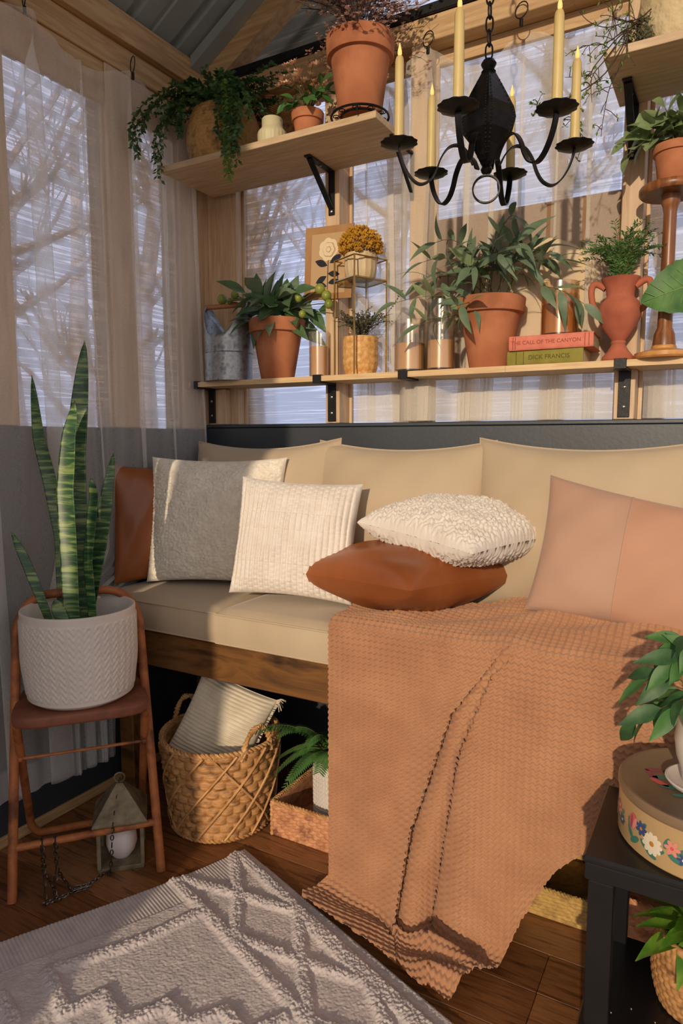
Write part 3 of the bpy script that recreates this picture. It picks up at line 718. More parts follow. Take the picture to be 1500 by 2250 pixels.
# -- flower print on kraft card leaning against the post
t = thing('flower_print', 'brown card print of a pale rose with dark leaves pinned to the post', 'picture', (-1.163, 1.962, 1.572))
W_, H_ = .178, .228
T = Matrix.Translation((.0, 0, 0)) @ Matrix.Rotation(R(2.5), 4, 'Y')
b = MB(); b.box((-W_/2, -.002, 0), (W_/2, .003, H_), T); b.build('card', 'kraft', t, False)
b = MB(); b.box((-W_*.36, -.0026, H_*.08), (W_*.36, -.002, H_*.90), T); b.build('sheet', 'print_line', t, False)
def petal_disc(cx, cz, r, n, mat, name, yoff):
    b = MB()
    for k in range(n):
        a = k*6.283/n+.3*yoff*100; vs = [(cx, yoff, cz)]
        for j in range(9): w = a+(j-4)*.125*6.283/n; q = r*(.90+.12*math.sin(j/8*math.pi)); vs.append((cx+math.cos(w)*q, yoff, cz+math.sin(w)*q))
        b.add(vs, [tuple(range(10))], T)
    return b.build(name, mat, t, False)
petal_disc(0, .155, .036, 7, 'print_cream', 'printed_rose', -.0030); petal_disc(.002, .154, .024, 6, 'print_line', 'printed_rose', -.0033); petal_disc(0, .155, .021, 6, 'print_cream', 'printed_rose', -.0036); petal_disc(.001, .155, .010, 5, 'print_line', 'printed_rose', -.0039); petal_disc(0, .155, .007, 5, 'print_cream', 'printed_rose', -.0041)
def flat_leaf(x, z, ang, L, W):
    vs = []; fs = []
    for i in range(9):
        q = i/8; w = W*math.sin(math.pi*q); ca, sa = math.cos(ang), math.sin(ang)
        for s_ in (-1, 1): vs.append((x+ca*L*q-sa*w*s_, -.0031, z+sa*L*q+ca*w*s_))
    for i in range(8): fs.append((2*i, 2*i+2, 2*i+3, 2*i+1))
    MB().add(vs, fs, T).build('printed_leaf', 'print_navy', t, False)
for a in ((-.002, .105, 2.8, .05, .011), (.006, .112, .5, .052, .011), (0, .08, -.1, .045, .010), (-.004, .072, 3.6, .045, .010), (.002, .05, .2, .04, .009), (-.002, .04, 2.9, .04, .009)): flat_leaf(*a)
b = MB(); b.box((-.0012, -.0031, .03), (.0012, -.0027, .122), T); b.build('printed_stem', 'print_navy', t, False)
# -- eucalyptus in a large clay pot
p = at(1074, 806, y=1.945); t = thing('potted_eucalyptus', 'large clay pot of long silvery eucalyptus leaves casting shadows on the pot', 'plant', (p.x, 1.945, SZ))
pot_mesh(t, .098, .056, .196); ROOM[0] = .07
el = [leaf_mesh('eucalyptus_leaf', L, W, mt, curl=c, fold=.12, shape=.7) for L, W, c, mt in ((.092, .026, .35, 'leaf_sage'), (.102, .023, .6, 'leaf_sage'), (.088, .026, .1, 'leaf_pale'), (.10, .024, .9, 'leaf_sage'), (.095, .026, .4, 'leaf_sage'))]
ends = [((-.17, -.09, .30)), ((-.24, -.12, .19)), ((-.20, -.02, .26)), ((-.12, -.12, .34)), ((-.16, -.13, .12)), ((-.06, -.04, .31)), ((.08, -.03, .40)), ((.10, -.07, .32)), ((.17, -.05, .29)), ((.05, -.10, .29)), ((-.02, -.13, .26)), ((.21, -.04, .27)), ((-.09, .03, .30)), ((.02, .02, .33)), ((-.05, -.17, .15)), ((.12, .02, .30))]
for k, e in enumerate(ends):
    P = bez((rnd(-.03, .03), rnd(-.03, .03), .165), (e[0]*.35, e[1]*.35, .18+(e[2]-.165)*1.05+.03), e, 9)
    leafy_stem(t, P, el, 9 if k != 6 else 8, .72, 1.05, t0=.3, out=.85, r=.0016, droop=-.12)
for e in ((.27, -.08, .145),):
    P = bez((.02, -.03, .17), (.15, -.08, .25), e, 10); leafy_stem(t, P, el, 8, .75, 1.0, t0=.55, out=.6, droop=.35)
# -- books
bk = at(1216, 800, y=1.945)
def book(w, d, h, z, mat, pm, label, text, x, y, rz, txtsize, bands):
    t = thing('book', label, 'book', (x, y, z), rz, 'books under the jar candle')
    b = MB(); b.rbox((-w/2, -d/2, 0), (w/2, d/2, .0025), .0008); b.rbox((-w/2, -d/2, h-.0025), (w/2, d/2, h), .0008)
    b.build('cover', mat, t, False)
    n = 8; vs = []; fs = []
    for i in range(n+1):
        a = -math.pi/2+math.pi*i/n
        for x_ in (-w/2, w/2): vs.append((x_, -d/2-.004*math.cos(a), h/2+math.sin(a)*(h/2)))
    for i in range(n): fs.append((2*i, 2*i+1, 2*i+3, 2*i+2))
    fs.append(tuple(2*i for i in range(n, -1, -1))); fs.append(tuple(2*i+1 for i in range(n+1)))
    b = MB().add(vs, fs); b.build('spine', mat, t)
    MB().box((-w/2+.003, -d/2+.002, .0026), (w/2-.003, d/2-.004, h-.0026)).build('page_block', 'pages', t, False)
    for xx in bands: MB().rbox((xx-.0008, -d/2-.0045, h*.08), (xx+.0008, -d/2-.003, h*.92), .0002).build('spine_band', pm, t, False)
    for s_, xo, sz in text:
        cu = bpy.data.curves.new('title', 'FONT'); cu.body = s_; cu.size = sz; cu.align_x = 'CENTER'; cu.align_y = 'CENTER'; cu.extrude = .0002
        o_ = bpy.data.objects.new('tmp', cu); COL.objects.link(o_); bpy.context.view_layer.update()
        me = bpy.data.meshes.new_from_object(o_.evaluated_get(bpy.context.evaluated_depsgraph_get())); bpy.data.objects.remove(o_)
        me.transform(Matrix.Translation((xo, -d/2-.0044, h/2)) @ Matrix.Rotation(math.pi/2, 4, 'X')); me.materials.clear(); me.materials.append(MATS[pm])
        link('title', me, t)
book(.200, .12, .039, SZ, 'book_olive', 'book_print_dark', 'olive green book lying flat on the shelf under the pink book', [('DICK FRANCIS', .012, .0165)], bk.x-.012, 1.947, R(0), .012, (-.075, -.055))
book(.218, .13, .038, SZ+.0393, 'book_pink', 'book_print', 'faded pink book lying on the olive green book', [('THE CALL OF THE CANYON', -.012, .0142)], bk.x+.002, 1.945, R(1.5), .014, (-.098, -.092, .088, .098))
jar_candle(1228, 725, 1.945, .098, .142, .085, 'amber glass jar candle standing on the pink book', z=SZ+.0775, mat='glass_amber')
# -- urn with handles and fine asparagus fern
p = at(1357, 789, y=1.918); t = thing('clay_urn', 'red clay urn with two handles holding fine asparagus fern', 'plant', (p.x, 1.914, SZ))
MB().lathe([(.001, 0), (.038, 0), (.040, .004), (.038, .012), (.026, .026), (.017, .042), (.019, .047), (.017, .052), (.024, .062), (.040, .085), (.052, .112), (.053, .130), (.046, .148), (.034, .160), (.033, .168), (.036, .185), (.045, .203), (.047, .208), (.042, .208), (.034, .19), (.028, .168), (.001, .16)], 40, fn=lambda w, z, i: (.0022*max(0, math.sin(w*3+z*40)) if 9 < i < 12 else 0)).build('urn', 'terracotta_dark', t)
for sx in (-1, 1):
    MB().tube(bez((sx*.036, -.0, .186), (sx*.082, -.0, .225), (sx*.068, 0, .155), 8)+bez((sx*.066, 0, .148), (sx*.058, 0, .13), (sx*.050, 0, .128), 5), [.0085]*6+[.008]*9, 10).build('handle', 'terracotta_dark', t)
ROOM[0] = .04
for k, P in enumerate(arcs((0, 0, .19), 46, .125, .10, .1)):
    b = MB(); sprig_mb(b, P, 26, .016, .0035, r=.0009, t0=.05, out=.8); b.build('frond', ['stem', 'leaf_fern'], t, False)
for e in ((-.09, -.05, .27), (.075, -.03, .31), (.03, .01, .345), (-.06, 0, .31), (.10, -.02, .27)):
    b = MB(); sprig_mb(b, bez((0, 0, .19), (e[0]*.3, e[1]*.3, .29), e), 26, .016, .004, .0009); b.build('frond', ['stem', 'leaf_fern'], t, False)
# -- turned wooden pedestal with a clay pot of pale green leaves
p = at(1458, 785, y=1.925); t = thing('pedestal_stand', 'turned wooden pedestal with round top standing on the shelf', 'plant stand', (p.x, 1.905, SZ))
MB().lathe([(.001, 0), (.066, 0), (.069, .004), (.067, .014), (.045, .02), (.030, .024), (.028, .032), (.001, .032)], 40).build('base', 'honey_wood', t)
MB().lathe([(.001, .0322), (.027, .0322), (.024, .06), (.0175, .075), (.0165, .12), (.0155, .25), (.015, .35), (.018, .365), (.021, .372), (.021, .392), (.001, .392)], 28).build('column', 'walnut', t)
MB().lathe([(.001, .3922), (.069, .3922), (.073, .397), (.073, .408), (.070, .412), (.001, .412)], 48).build('top', 'walnut', t)
zp = SZ+.4122
t2 = thing('potted_plant', 'clay pot of pale rounded leaves on the wooden pedestal', 'plant', (p.x+.005, 1.905, zp))
pot_mesh(t2, .052, .036, .092); ROOM[0] = .05
rl = [leaf_mesh('round_leaf', L, W, mt, curl=c, fold=.2, shape=.85, n=6) for L, W, c, mt in ((.055, .046, .2, 'leaf_pale'), (.05, .04, .4, 'leaf_pale'), (.055, .042, .1, 'leaf_pale'))]
for k, P in enumerate(arcs((0, 0, .08), 13, .075, .085, .1)): leafy_stem(t2, P, rl, 6, .7, 1.05, t0=.3, out=.8)
for e in ((-.11, -.03, .11), (-.10, -.04, .07), (-.075, -.05, .13)): leafy_stem(t2, bez((0, 0, .08), (e[0]*.5, e[1]*.5, .15), e), rl, 7, .75, 1.05, t0=.35, out=.8)
# -- fiddle leaf plant at the frame's edge
p = at(1572, 790, y=1.89); t = thing('fiddle_leaf_plant', 'broad-leaved fiddle leaf plant with one big lobed leaf in view', 'plant', (p.x, 1.90, SZ))
pot_mesh(t, .05, .036, .085, 'ceramic_white', .12)
fm = leaf_mesh('big_leaf', .185, .145, 'leaf_fern', n=18, curl=.18, fold=.10, shape=.62, tip=.6, wave=.03, lobe=.045)
MB().tube([(0, 0, .07), (.003, 0, .12), (.0, -.005, .19)], .004, 7).build('stem', 'stem', t)
for d, up, zz_, s_ in (((-.90, -.38, -.24), (.35, -1, .35), .185, 1.0), ((.8, -.3, .3), (0, -.5, 1), .15, .9), ((.2, .1, .95), (0, -1, .2), .19, .8)): put('leaf', fm, t, frame(d, up, (0, -.003, zz_), s_))
big = [c for c in t.children if c.name.startswith('leaf')]
vb = MB(); fz_ = lambda x, y: -.18*.185*(y/.185)**2+abs(x)*.10+.0008
vb.tube([(0, y, fz_(0, y)) for y in np.linspace(0, .172, 9)], [.0022*(1-.7*i/8) for i in range(9)], 5)
for k in range(1, 7):
    for sx in (-1, 1): vb.tube([(sx*q*.048*math.sin(math.pi*(k/7.5)**.62)**.6, .018+k*.021+q*.026, fz_(q*.045, .018+k*.021+q*.026)) for q in (0, .5, 1)], [.0011, .0008, .0004], 4)
M('leaf_vein', (124, 156, 84), rough=.5)
vm = vb.mesh('veins', 'leaf_vein')
for c in big: link('veins', vm, c)
# -- arch picture behind the curtain
xa, xb = -.812, -.288; zb, zt = 1.3195, 1.785
t = thing('arch_print', 'large framed print of a pale arch on brown behind the sheer curtain', 'picture', ((xa+xb)/2, BY+.064, zb))
w2 = (xb-xa)/2
MB().rbox((-w2, 0, 0), (w2, .010, zt-zb), .001).build('board', 'arch_brown', t, False)
vs = [(-w2*.62, -.0012, .0), (w2*.86, -.0012, .0)]; cx = w2*.12; ra = w2*.74; zc = .20
for i in range(25): a = math.pi*i/24; vs.append((cx+ra*math.cos(a), -.0012, zc+ra*math.sin(a)*.88))
n = len(vs); MB().add(vs+[(x, .0, z) for x, y, z in vs], [tuple(range(n)), tuple(range(2*n-1, n-1, -1))]+[(i, n+i, n+(i+1) % n, (i+1) % n) for i in range(n)]).build('arch', 'arch_beige', t, False)
# ================================================================= the bench and what lies on it
M('stained_wood', (34, 24, 16), (124, 84, 42), (72, 48, 26), scale=2.6, detail=9, rough=.5, bump=.35, bscale=30, bdist=.003, stretch=(1, 5, 5), lo=.32, hi=.72, dist=1.2)
M('canvas', (184, 164, 136), (194, 174, 146), scale=3, rough=.9, bump=.12, bscale=420, bdist=.0012, sheen=.2)
M('leather', (136, 74, 36), (160, 92, 48), scale=4, rough=.38, bump=.1, bscale=140, bdist=.001)
M('boucle', (230, 220, 202), (242, 234, 218), scale=40, rough=.95, sheen=.4)
M('cord_white', (226, 216, 204), (234, 226, 216), scale=20, rough=.95, sheen=.4)
M('linen_pink', (180, 142, 120), (190, 152, 130), scale=3, rough=.9, bump=.15, bscale=500, bdist=.001, sheen=.2)
M('linen_pink_warm', (184, 138, 112), (192, 146, 120), scale=3, rough=.85, bump=.15, bscale=400, bdist=.001, sheen=.3)
M('camel_wool', (168, 120, 86), (182, 134, 98), scale=9, rough=.95, bump=.2, bscale=500, bdist=.001, sheen=.3)
bn = thing('bench', 'long dark stained wooden bench built under the windows', 'bench', (-.65, 1.7, 0)); o = bn.location
BX0, BX1, BF = LX+.022, .42, 1.452
def bpart(name, a, b, r=.003): return MB().rbox((a[0]-o.x, a[1]-o.y, a[2]), (b[0]-o.x, b[1]-o.y, b[2]), r).build(name, 'stained_wood', bn, False)
bpart('front_rail', (BX0, BF, .442), (BX1, BF+.038, .549)); bpart('back_rail', (BX0, 1.91, .442), (BX1, 1.948, .549))
bpart('cross_rail', (BX0, BF+.17, .39), (BX1, BF+.208, .441))
for x in (BX0, -1.2, -.65, -.1, BX1-.04): bpart('cross_brace', (x, BF+.0385, .442), (x+.038, 1.9095, .548))
for x in (BX0, -.78, BX1-.07):
    for y in (BF+.04, 1.86): bpart('leg', (x, y, 0), (x+.06, y+.045, .4415))
for k in range(5): bpart('slat', (BX0, BF+.045+k*.094, .549), (BX1, BF+.045+k*.094+.07, .5525))
SEAT = .664
def cushion(name, x0, x1, y0, y1, z0, z1, label, group):
    t = thing(name, label, 'cushion', ((x0+x1)/2, (y0+y1)/2, z0), 0, group)
    w, d, h = (x1-x0)/2, (y1-y0)/2, z1-z0; n = 28
    u = np.linspace(-1, 1, n)[None, :]; v = np.linspace(-1, 1, n)[:, None]
    def sgn(a): return np.sign(a)*np.minimum(1, np.abs(a)*1.02)
    ex = np.minimum(1-np.abs(u), .5)+0*v; ey = np.minimum(1-np.abs(v), .5)+0*u
    e = np.minimum(ex*w, ey*d); rd = .014
    dz = np.where(e < rd, rd-np.sqrt(np.maximum(0, rd*rd-(rd-e)**2)), 0)
    crown = .010*(1-u**4)*(1-v**4)
    top = np.stack([u*w+0*v, v*d+0*u, h-dz+crown-.01], -1); bot = np.stack([u*w+0*v, v*d+0*u, dz*.5+0*u], -1)
    # sides as a belt
    per = [(i, 0) for i in range(n)]+[(n-1, j) for j in range(1, n)]+[(i, n-1) for i in range(n-2, -1, -1)]+[(0, j) for j in range(n-2, 0, -1)]
    b = MB()
    for X_, flip in ((top, False), (bot, True)):
        vs = [tuple(q) for q in X_.reshape(-1, 3)]; fs = []
        for j in range(n-1):
            for i in range(n-1):
                f_ = (j*n+i, j*n+i+1, (j+1)*n+i+1, (j+1)*n+i); fs.append(f_[::-1] if flip else f_)
        b.add(vs, fs)
    vs = []; L = len(per); K = 6
    for k in range(K+1):
        f_ = k/K
        for i, j in per:
            p0, p1 = bot[j, i], top[j, i]; q = p0*(1-f_)+p1*f_; nrm = np.array([np.sign(q[0])*(abs(abs(q[0])-w) < 1e-6), np.sign(q[1])*(abs(abs(q[1])-d) < 1e-6), 0.])
            q = q+nrm*.006*math.sin(math.pi*f_)+nrm*.0015*math.sin(q[0]*60+q[1]*50); vs.append(tuple(q))
    fs = [(k*L+i, k*L+(i+1) % L, (k+1)*L+(i+1) % L, (k+1)*L+i) for k in range(K) for i in range(L)]
    b.add(vs, fs); b.build('cover', 'canvas', t)
    pipe = MB()
    for X_, off in ((top, .0005), (bot, .0)): pipe.tube([(X_[j, i][0]*1.004, X_[j, i][1]*1.004, X_[j, i][2]+off) for i, j in per], .0028, 6, True)
    pipe.build('piping', 'canvas', t); return t
cushion('seat_cushion', -1.664, -1.212, 1.436, 1.93, .553, SEAT, 'beige seat cushion in the corner nearest the side curtain', 'beige bench seat cushions')
cushion('seat_cushion', -1.207, -.705, 1.430, 1.93, .553, SEAT, 'beige seat cushion under the corded pillow, half covered by the blanket', 'beige bench seat cushions')
cushion('seat_cushion', -.700, -.195, 1.446, 1.93, .553, SEAT, 'beige seat cushion hidden under the camel blanket', 'beige bench seat cushions')
cushion('seat_cushion', -.190, .35, 1.446, 1.93, .553, SEAT, 'beige seat cushion at the frame edge behind the black table', 'beige bench seat cushions')

def pillow_arr(w, h, t, n=48, pinch=.07, pw=.42, disp=None, sag=0, seed=0, pz=None):
    pz = pinch if pz is None else pz
    u = np.linspace(-1, 1, n)[None, :]; v = np.linspace(-1, 1, n)[:, None]; sh_ = []
    rs = np.random.RandomState(seed); ph = rs.uniform(0, 6, 8)
    for sd_ in (-1, 1):
        x = w/2*u*(1-pinch*u**2*(1-v*v)); z = h/2*v*(1-pz*v**2*(1-u*u))
        env = ((1-u*u)*(1-v*v)); th = t/2*np.maximum(env, 0)**pw
        wr = .0035*np.sin(6*u+ph[0]+2*v)*np.sin(3*v+ph[1])+.002*np.sin(11*u-7*v+ph[2])
        th = th*(1+.05*np.sin(2.2*u+ph[3])*np.sin(2.5*v+ph[4]))+wr*np.minimum(1, env*3)
        z = z-sag*(1-u*u)*(v+1)/2
        if disp is not None: th = th+disp(u+0*v, v+0*u)*np.minimum(1, env*25+.12)
        sh_.append(np.stack([x+0*v, sd_*th, z+0*u], -1))
    return np.concatenate([sh_[0], sh_[1][::-1]], 0)
def pillow(name, label, w, h, t, c, yaw, tilt, roll, mat, group=None, piping=False, cat='pillow', **kw):
    T = Matrix.Translation(c) @ Matrix.Rotation(yaw, 4, 'Z') @ Matrix.Rotation(-tilt, 4, 'X') @ Matrix.Rotation(roll, 4, 'Y')
    tt = thing(name, label, cat, (0, 0, 0), 0, group); tt.matrix_world = T
    gridmesh('cover', pillow_arr(w, h, t, **kw), mat, tt)
    if piping:
        pn = kw.get('pinch', .07); pz = kw.get('pz', pn); P = []
        for k in range(4):
            for q in np.linspace(-1, 1, 20)[:-1]:
                u, v = [(q, -1), (1, q), (-q, 1), (-1, -q)][k]
                P.append((w/2*u*(1-pn*u*u*(1-v*v)), 0, h/2*v*(1-pz*v*v*(1-u*u))))
        MB().tube(P, .0032, 6, True).build('piping', mat, tt)
    return tt
g_ = 'beige back cushions'
BKL = ['beige back cushion behind the corner pillows', 'beige back cushion behind the white corded pillow', 'beige back cushion behind the dusty pink pillow', 'beige back cushion at the frame edge']
for k, (c, yaw, tl, rl_) in enumerate((((-1.335, 1.835, .880), 0, .10, -.02), ((-.845, 1.838, .880), .03, .13, .0), ((-.325, 1.838, .884), 0, .13, .01), ((.20, 1.85, .884), 0, .12, 0))):
    pillow('back_cushion', BKL[k], .575 if k != 1 else .565, .475, .22, c, yaw, tl, rl_, 'canvas', g_, True, 'cushion', pinch=.05, pz=.13, pw=.46, seed=k+3, n=44)
# -- pillows
pillow('leather_pillow', 'tan leather pillow standing in the corner against the curtain', .30, .375, .09, (-1.598, 1.622, .850), R(64), .10, .03, 'leather', None, False, seed=5, pinch=.06)
def boucle_d(u, v):
    rs = np.random.RandomState(4); a = rs.normal(0, 1, u.shape)
    return .0022*a
pillow('boucle_pillow', 'cream boucle pillow leaning in the corner beside the leather one', .445, .40, .14, (-1.392, 1.66, .866), R(20), .17, .0, 'boucle', None, False, disp=boucle_d, n=130, seed=9)
def cord_d(u, v):
    k = 22; x = u*k/2; seg = np.floor(x); ph = (x-seg)-.5
    col = np.sqrt(np.maximum(0, .25-ph*ph))*2
    vv = v*11+np.mod(seg, 2)*.5+.25*np.sin(seg*3.1); br = .72+.28*np.abs(np.cos(np.pi*vv))**.5
    band = np.where(np.mod(np.floor((v+1)*3.6), 2) == 0, 1, .8)
    return .0105*col*br*band-.003
pillow('corded_pillow', 'white corded pillow with chunky vertical ribs on the bench', .355, .335, .125, (-1.045, 1.585, .842), R(17), .24, .05, 'cord_white', None, False, disp=cord_d, n=230, seed=2)
def knit_d(u, v):
    a = np.sin(u*62+1.6*np.sin(v*30))*np.sin(v*48+1.2*np.sin(u*25)); rs = np.random.RandomState(8)
    return .0042*a+.0012*rs.normal(0, 1, u.shape)
def flat_pillow(name, label, side, th, c, rot, tx, ty, mat, **kw):
    T = Matrix.Translation(c) @ Matrix.Rotation(ty, 4, 'Y') @ Matrix.Rotation(tx, 4, 'X') @ Matrix.Rotation(rot, 4, 'Z') @ Matrix.Rotation(math.pi/2, 4, 'X')
    tt = thing(name, label, 'pillow'); tt.matrix_world = T
    gridmesh('cover', pillow_arr(side, side, th, **kw), mat, tt); return tt
lp = flat_pillow('leather_pillow', 'tan leather pillow lying flat under the white knitted one', .415, .19, (-.738, 1.66, .760), R(29.5+41), R(-3), R(-2), 'leather', seed=11, pinch=.06, pw=.40)
b = MB(); P = []
for k in range(4):
    for q in np.linspace(-1, 1, 20)[:-1]:
        u, v = [(q, -1), (1, q), (-q, 1), (-1, -q)][k]; P.append((.2025*u*(1-.06*u*u*(1-v*v)), 0, .2025*v*(1-.06*v*v*(1-u*u))))
b.tube(P, .002, 6, True); b.build('seam', 'leather', lp)
MB().rbox((-.187, -.017, -.200), (-.172, .004, -.196), .001).build('maker_tag', 'print_navy', lp, False)
flat_pillow('knitted_pillow', 'white knitted pillow resting aslant on the flat leather pillow', .385, .165, (-.612, 1.715, .884), R(29.5+42), R(3), R(5), 'cord_white', seed=13, disp=knit_d, n=190)
# -- dusty pink pillow in two halves
T = Matrix.Translation((-.180, 1.665, .852)) @ Matrix.Rotation(R(3), 4, 'Z') @ Matrix.Rotation(-.30, 4, 'X') @ Matrix.Rotation(R(6), 4, 'Y')
t = thing('pink_pillow', 'dusty pink two-panel pillow leaning beside the knitted pillow', 'pillow'); t.matrix_world = T
A = pillow_arr(.43, .335, .15, n=60, seed=21, pinch=.06); cut = 27; A[..., 2] -= .045*np.clip((A[..., 0]+.215)/.43, 0, 1)*np.clip((A[..., 2]+.17)/.34, 0, 1)
gridmesh('left_panel', A[:, :cut+1], 'linen_pink', t); gridmesh('right_panel', A[:, cut:], 'linen_pink_warm', t)
A2 = A[:60, cut].copy(); A2[:, 1] -= .0008; MB().tube([tuple(q) for q in A2], .0014, 5).build('seam', 'linen_pink', t)

# -- the camel blanket: one knitted sheet over the seat, down the front and onto the floor
def blanket():
    ns, nt_ = 560, 600
    X0, X1 = -.842, .27
    s = np.linspace(0, 1, ns)[None, :]; x = X0+s*(X1-X0)
    drop = np.interp(x[0], [-.87, -.80, -.70, -.58, -.50, -.42, -.35, -.28, -.2, -.1, .27], [.73, .76, .80, .86, .87, .75, .60, .49, .41, .37, .33])
    seat_len = np.interp(x[0], [-.87, -.75, -.55, -.45, -.3, .27], [.13, .16, .26, .33, .34, .32])
    tt = np.linspace(0, 1, nt_)[:, None]
    d = -seat_len[None, :]+tt*(seat_len+drop)[None, :]             # arc length from the seat edge, negative on the seat
    Y0, ZS = 1.424, SEAT+.014; r = .03; q = r*math.pi/2
    hang = np.clip(d-q, 0, None); zfl = .016; hl = ZS-r-zfl-.03      # hanging length before the floor
    on = np.clip(d, None, 0)
    ang = np.clip(d/q, 0, 1)*math.pi/2
    y = Y0+r-r*np.sin(ang)-on; z = ZS-r+r*np.cos(ang)
    calm = 1-.75*smooth(-.42, -.22, x)
    flare = .06*np.clip(hang/hl, 0, 1)**1.6*calm
    hd = np.minimum(hang, hl); z = z-hd; y = y-flare
    fl = np.clip(hang-hl, 0, None); fq = .045
    fa = np.clip(fl/fq, 0, 1)*math.pi/2; rest = np.clip(fl-fq, 0, None)
    z = z-.03*np.sin(fa); y = y-.03*(1-np.cos(fa))-rest*.9
    # folds on the hanging part
    hz = z
    xc = np.interp(hz, [0, .05, .23, .51, .66, .72], [-.655, -.646, -.612, -.515, -.40, -.36])
    xc2 = np.interp(hz, [0, .06, .41, .6], [-.565, -.552, -.502, -.43])
    gx = x+0*hz; amp = np.clip((.70-hz)/.35, 0, 1)*np.clip(d/.05, 0, 1)
    k1 = gx-xc
    f1 = np.where(k1 < 0, np.exp(k1/.085), 0)*.052
    f2 = np.where(k1 >= 0, -.018*np.exp(-k1/.012), 0)
    wd_ = np.maximum(xc2-xc, .02); m_ = (gx-xc)/wd_
    f3 = np.where((m_ > 0) & (m_ < 1), np.sin(np.pi*np.clip(m_, 0, 1))**.7, 0)*.034
    k2 = gx-xc2
    f4 = calm*np.where(k2 > 0, .036*(1-np.exp(-k2/.05))*np.exp(-k2/.30)-.012*np.exp(-k2/.01), 0)
    f5 = .006*np.sin(gx*26+hz*5)+.006*np.sin(gx*47-hz*8)*np.clip((.4-hz)/.3, 0, 1)
    y = y-amp*(f1+f2+f3+f4+f5)*(1-.75*np.clip(rest/.05, 0, 1))
    # the pooled end: humps on the floor
    pool = np.clip(rest/.05, 0, 1)*np.clip((hang-hl)/.06, 0, 1)
    hump = .034*np.exp(-((y-1.285+.25*(gx+.55))/.028)**2)*np.exp(-((gx+.53)/.15)**2)+.030*np.exp(-((y-1.215)/.022)**2)*np.exp(-((gx+.50)/.12)**2)+.006
    z = z+pool*hump+.002
    # gather the pooled end towards the middle
    gx2 = gx*(1-.95*(1-np.minimum(y, 1.424)/1.424)*(gx < 0))+(-.57-gx)*.12*np.clip(rest/.22, 0, 1)*(gx < -.40)*(gx > -.66)-.075*np.clip((hang-hl)/.07, 0, 1)*(1-smooth(-.86, -.66, gx))
    # the edge strip at the left swings in a little; mounds on the seat
    seatm = np.clip(-d/.06, 0, 1)
    z = z+seatm*(.012*np.sin(gx*14+d*22)**2+.055*smooth(-.55, -.30, gx)*np.clip(-d/.3, 0, 1)+.010*np.exp(-((gx+.36)/.05)**2-((d+.06)/.05)**2))
    z = z+.010*np.exp(-((gx+.40)/.05)**2-((d-.0)/.06)**2)
    z = np.maximum(z, .006)
    z = z-.003*seatm*(gx < -.70)
    P = np.stack([gx2, y, z], -1)
    # knit relief along the surface normal
    du = np.gradient(P, axis=1); dv = np.gradient(P, axis=0); N = np.cross(du, dv); N /= np.linalg.norm(N, axis=-1, keepdims=True)+1e-9
    N = np.where(N[..., 1:2] > .3, -N, N); 
    sg = np.sign(N[..., 2:3]*.8-N[..., 1:2]); N = N*np.where(sg == 0, 1, sg)
    a = (x-X0)/.0150; bb_ = d/.0145
    tri = np.abs(np.mod(a, 1)-.5)*2
    ph = bb_+.42*tri
    h = .5+.5*np.cos(2*np.pi*ph); h = h**.8*(.62+.38*np.abs(np.cos(np.pi*(a-.5)))); 
    P = P+N*(h[..., None]*.0075)
    P[..., 2] = np.maximum(P[..., 2], .003)
    return P
ob = gridmesh('camel_blanket', blanket(), 'camel_wool')
tag(ob, 'chunky knitted camel blanket draped over the bench and down to the floor', 'blanket')
# ================================================================= rug
def atd(px, py, d): return Vector((0, 0, EYE))+(_f+_r*((px-750)/FPX)-_u*((py-1125)/FPX))*d
M('rug_wool', (190, 180, 180), (208, 197, 194), scale=30, rough=.98, bump=.35, bscale=420, bdist=.002, sheen=.3)
M('rust', (96, 50, 30), (178, 108, 58), (140, 78, 42), scale=14, detail=8, rough=.6, bump=.2, bscale=120, bdist=.001, lo=.3, hi=.7)
M('rust_seat', (82, 46, 32), (134, 80, 56), (106, 62, 42), scale=7, detail=8, rough=.55, bump=.25, bscale=60, bdist=.002, lo=.3, hi=.7)
M('lantern_metal', (98, 88, 68), (142, 130, 104), scale=30, rough=.6, metal=.3)
M('chain_metal', (110, 104, 98), rough=.35, metal=1)
M('egg_white', (224, 214, 212), rough=.5)
M('wicker', (104, 68, 36), (192, 142, 88), (150, 104, 60), scale=24, detail=5, rough=.6, lo=.3, hi=.7, stretch=(1, 1, 2))
M('wicker_light', (176, 126, 74), (212, 166, 110), scale=20, rough=.55)
M('wicker_pink', (128, 78, 52), (206, 148, 106), (170, 114, 78), scale=26, detail=5, rough=.6, lo=.3, hi=.7)
M('seagrass', (120, 92, 44), (190, 154, 88), (154, 122, 66), scale=26, detail=5, rough=.7, lo=.3, hi=.7)
M('black_paint', (16, 16, 18), (24, 24, 26), scale=6, rough=.32)
M('tin_cream', (176, 146, 102), (188, 158, 112), scale=4, rough=.35, coat=.2)
M('tin_lid', (124, 102, 78), (138, 114, 88), scale=4, rough=.35, coat=.2)
for n_, c_ in (('paint_pink', (206, 92, 96)), ('paint_rose', (222, 140, 128)), ('paint_blue', (58, 78, 128)), ('paint_white', (226, 214, 190)), ('paint_teal', (70, 120, 106)), ('paint_gold', (190, 130, 50)), ('paint_plum', (150, 76, 88))): M(n_, c_, rough=.4)
M('knit_cream', (208, 196, 172), (222, 210, 188), scale=20, rough=.95, sheen=.3)
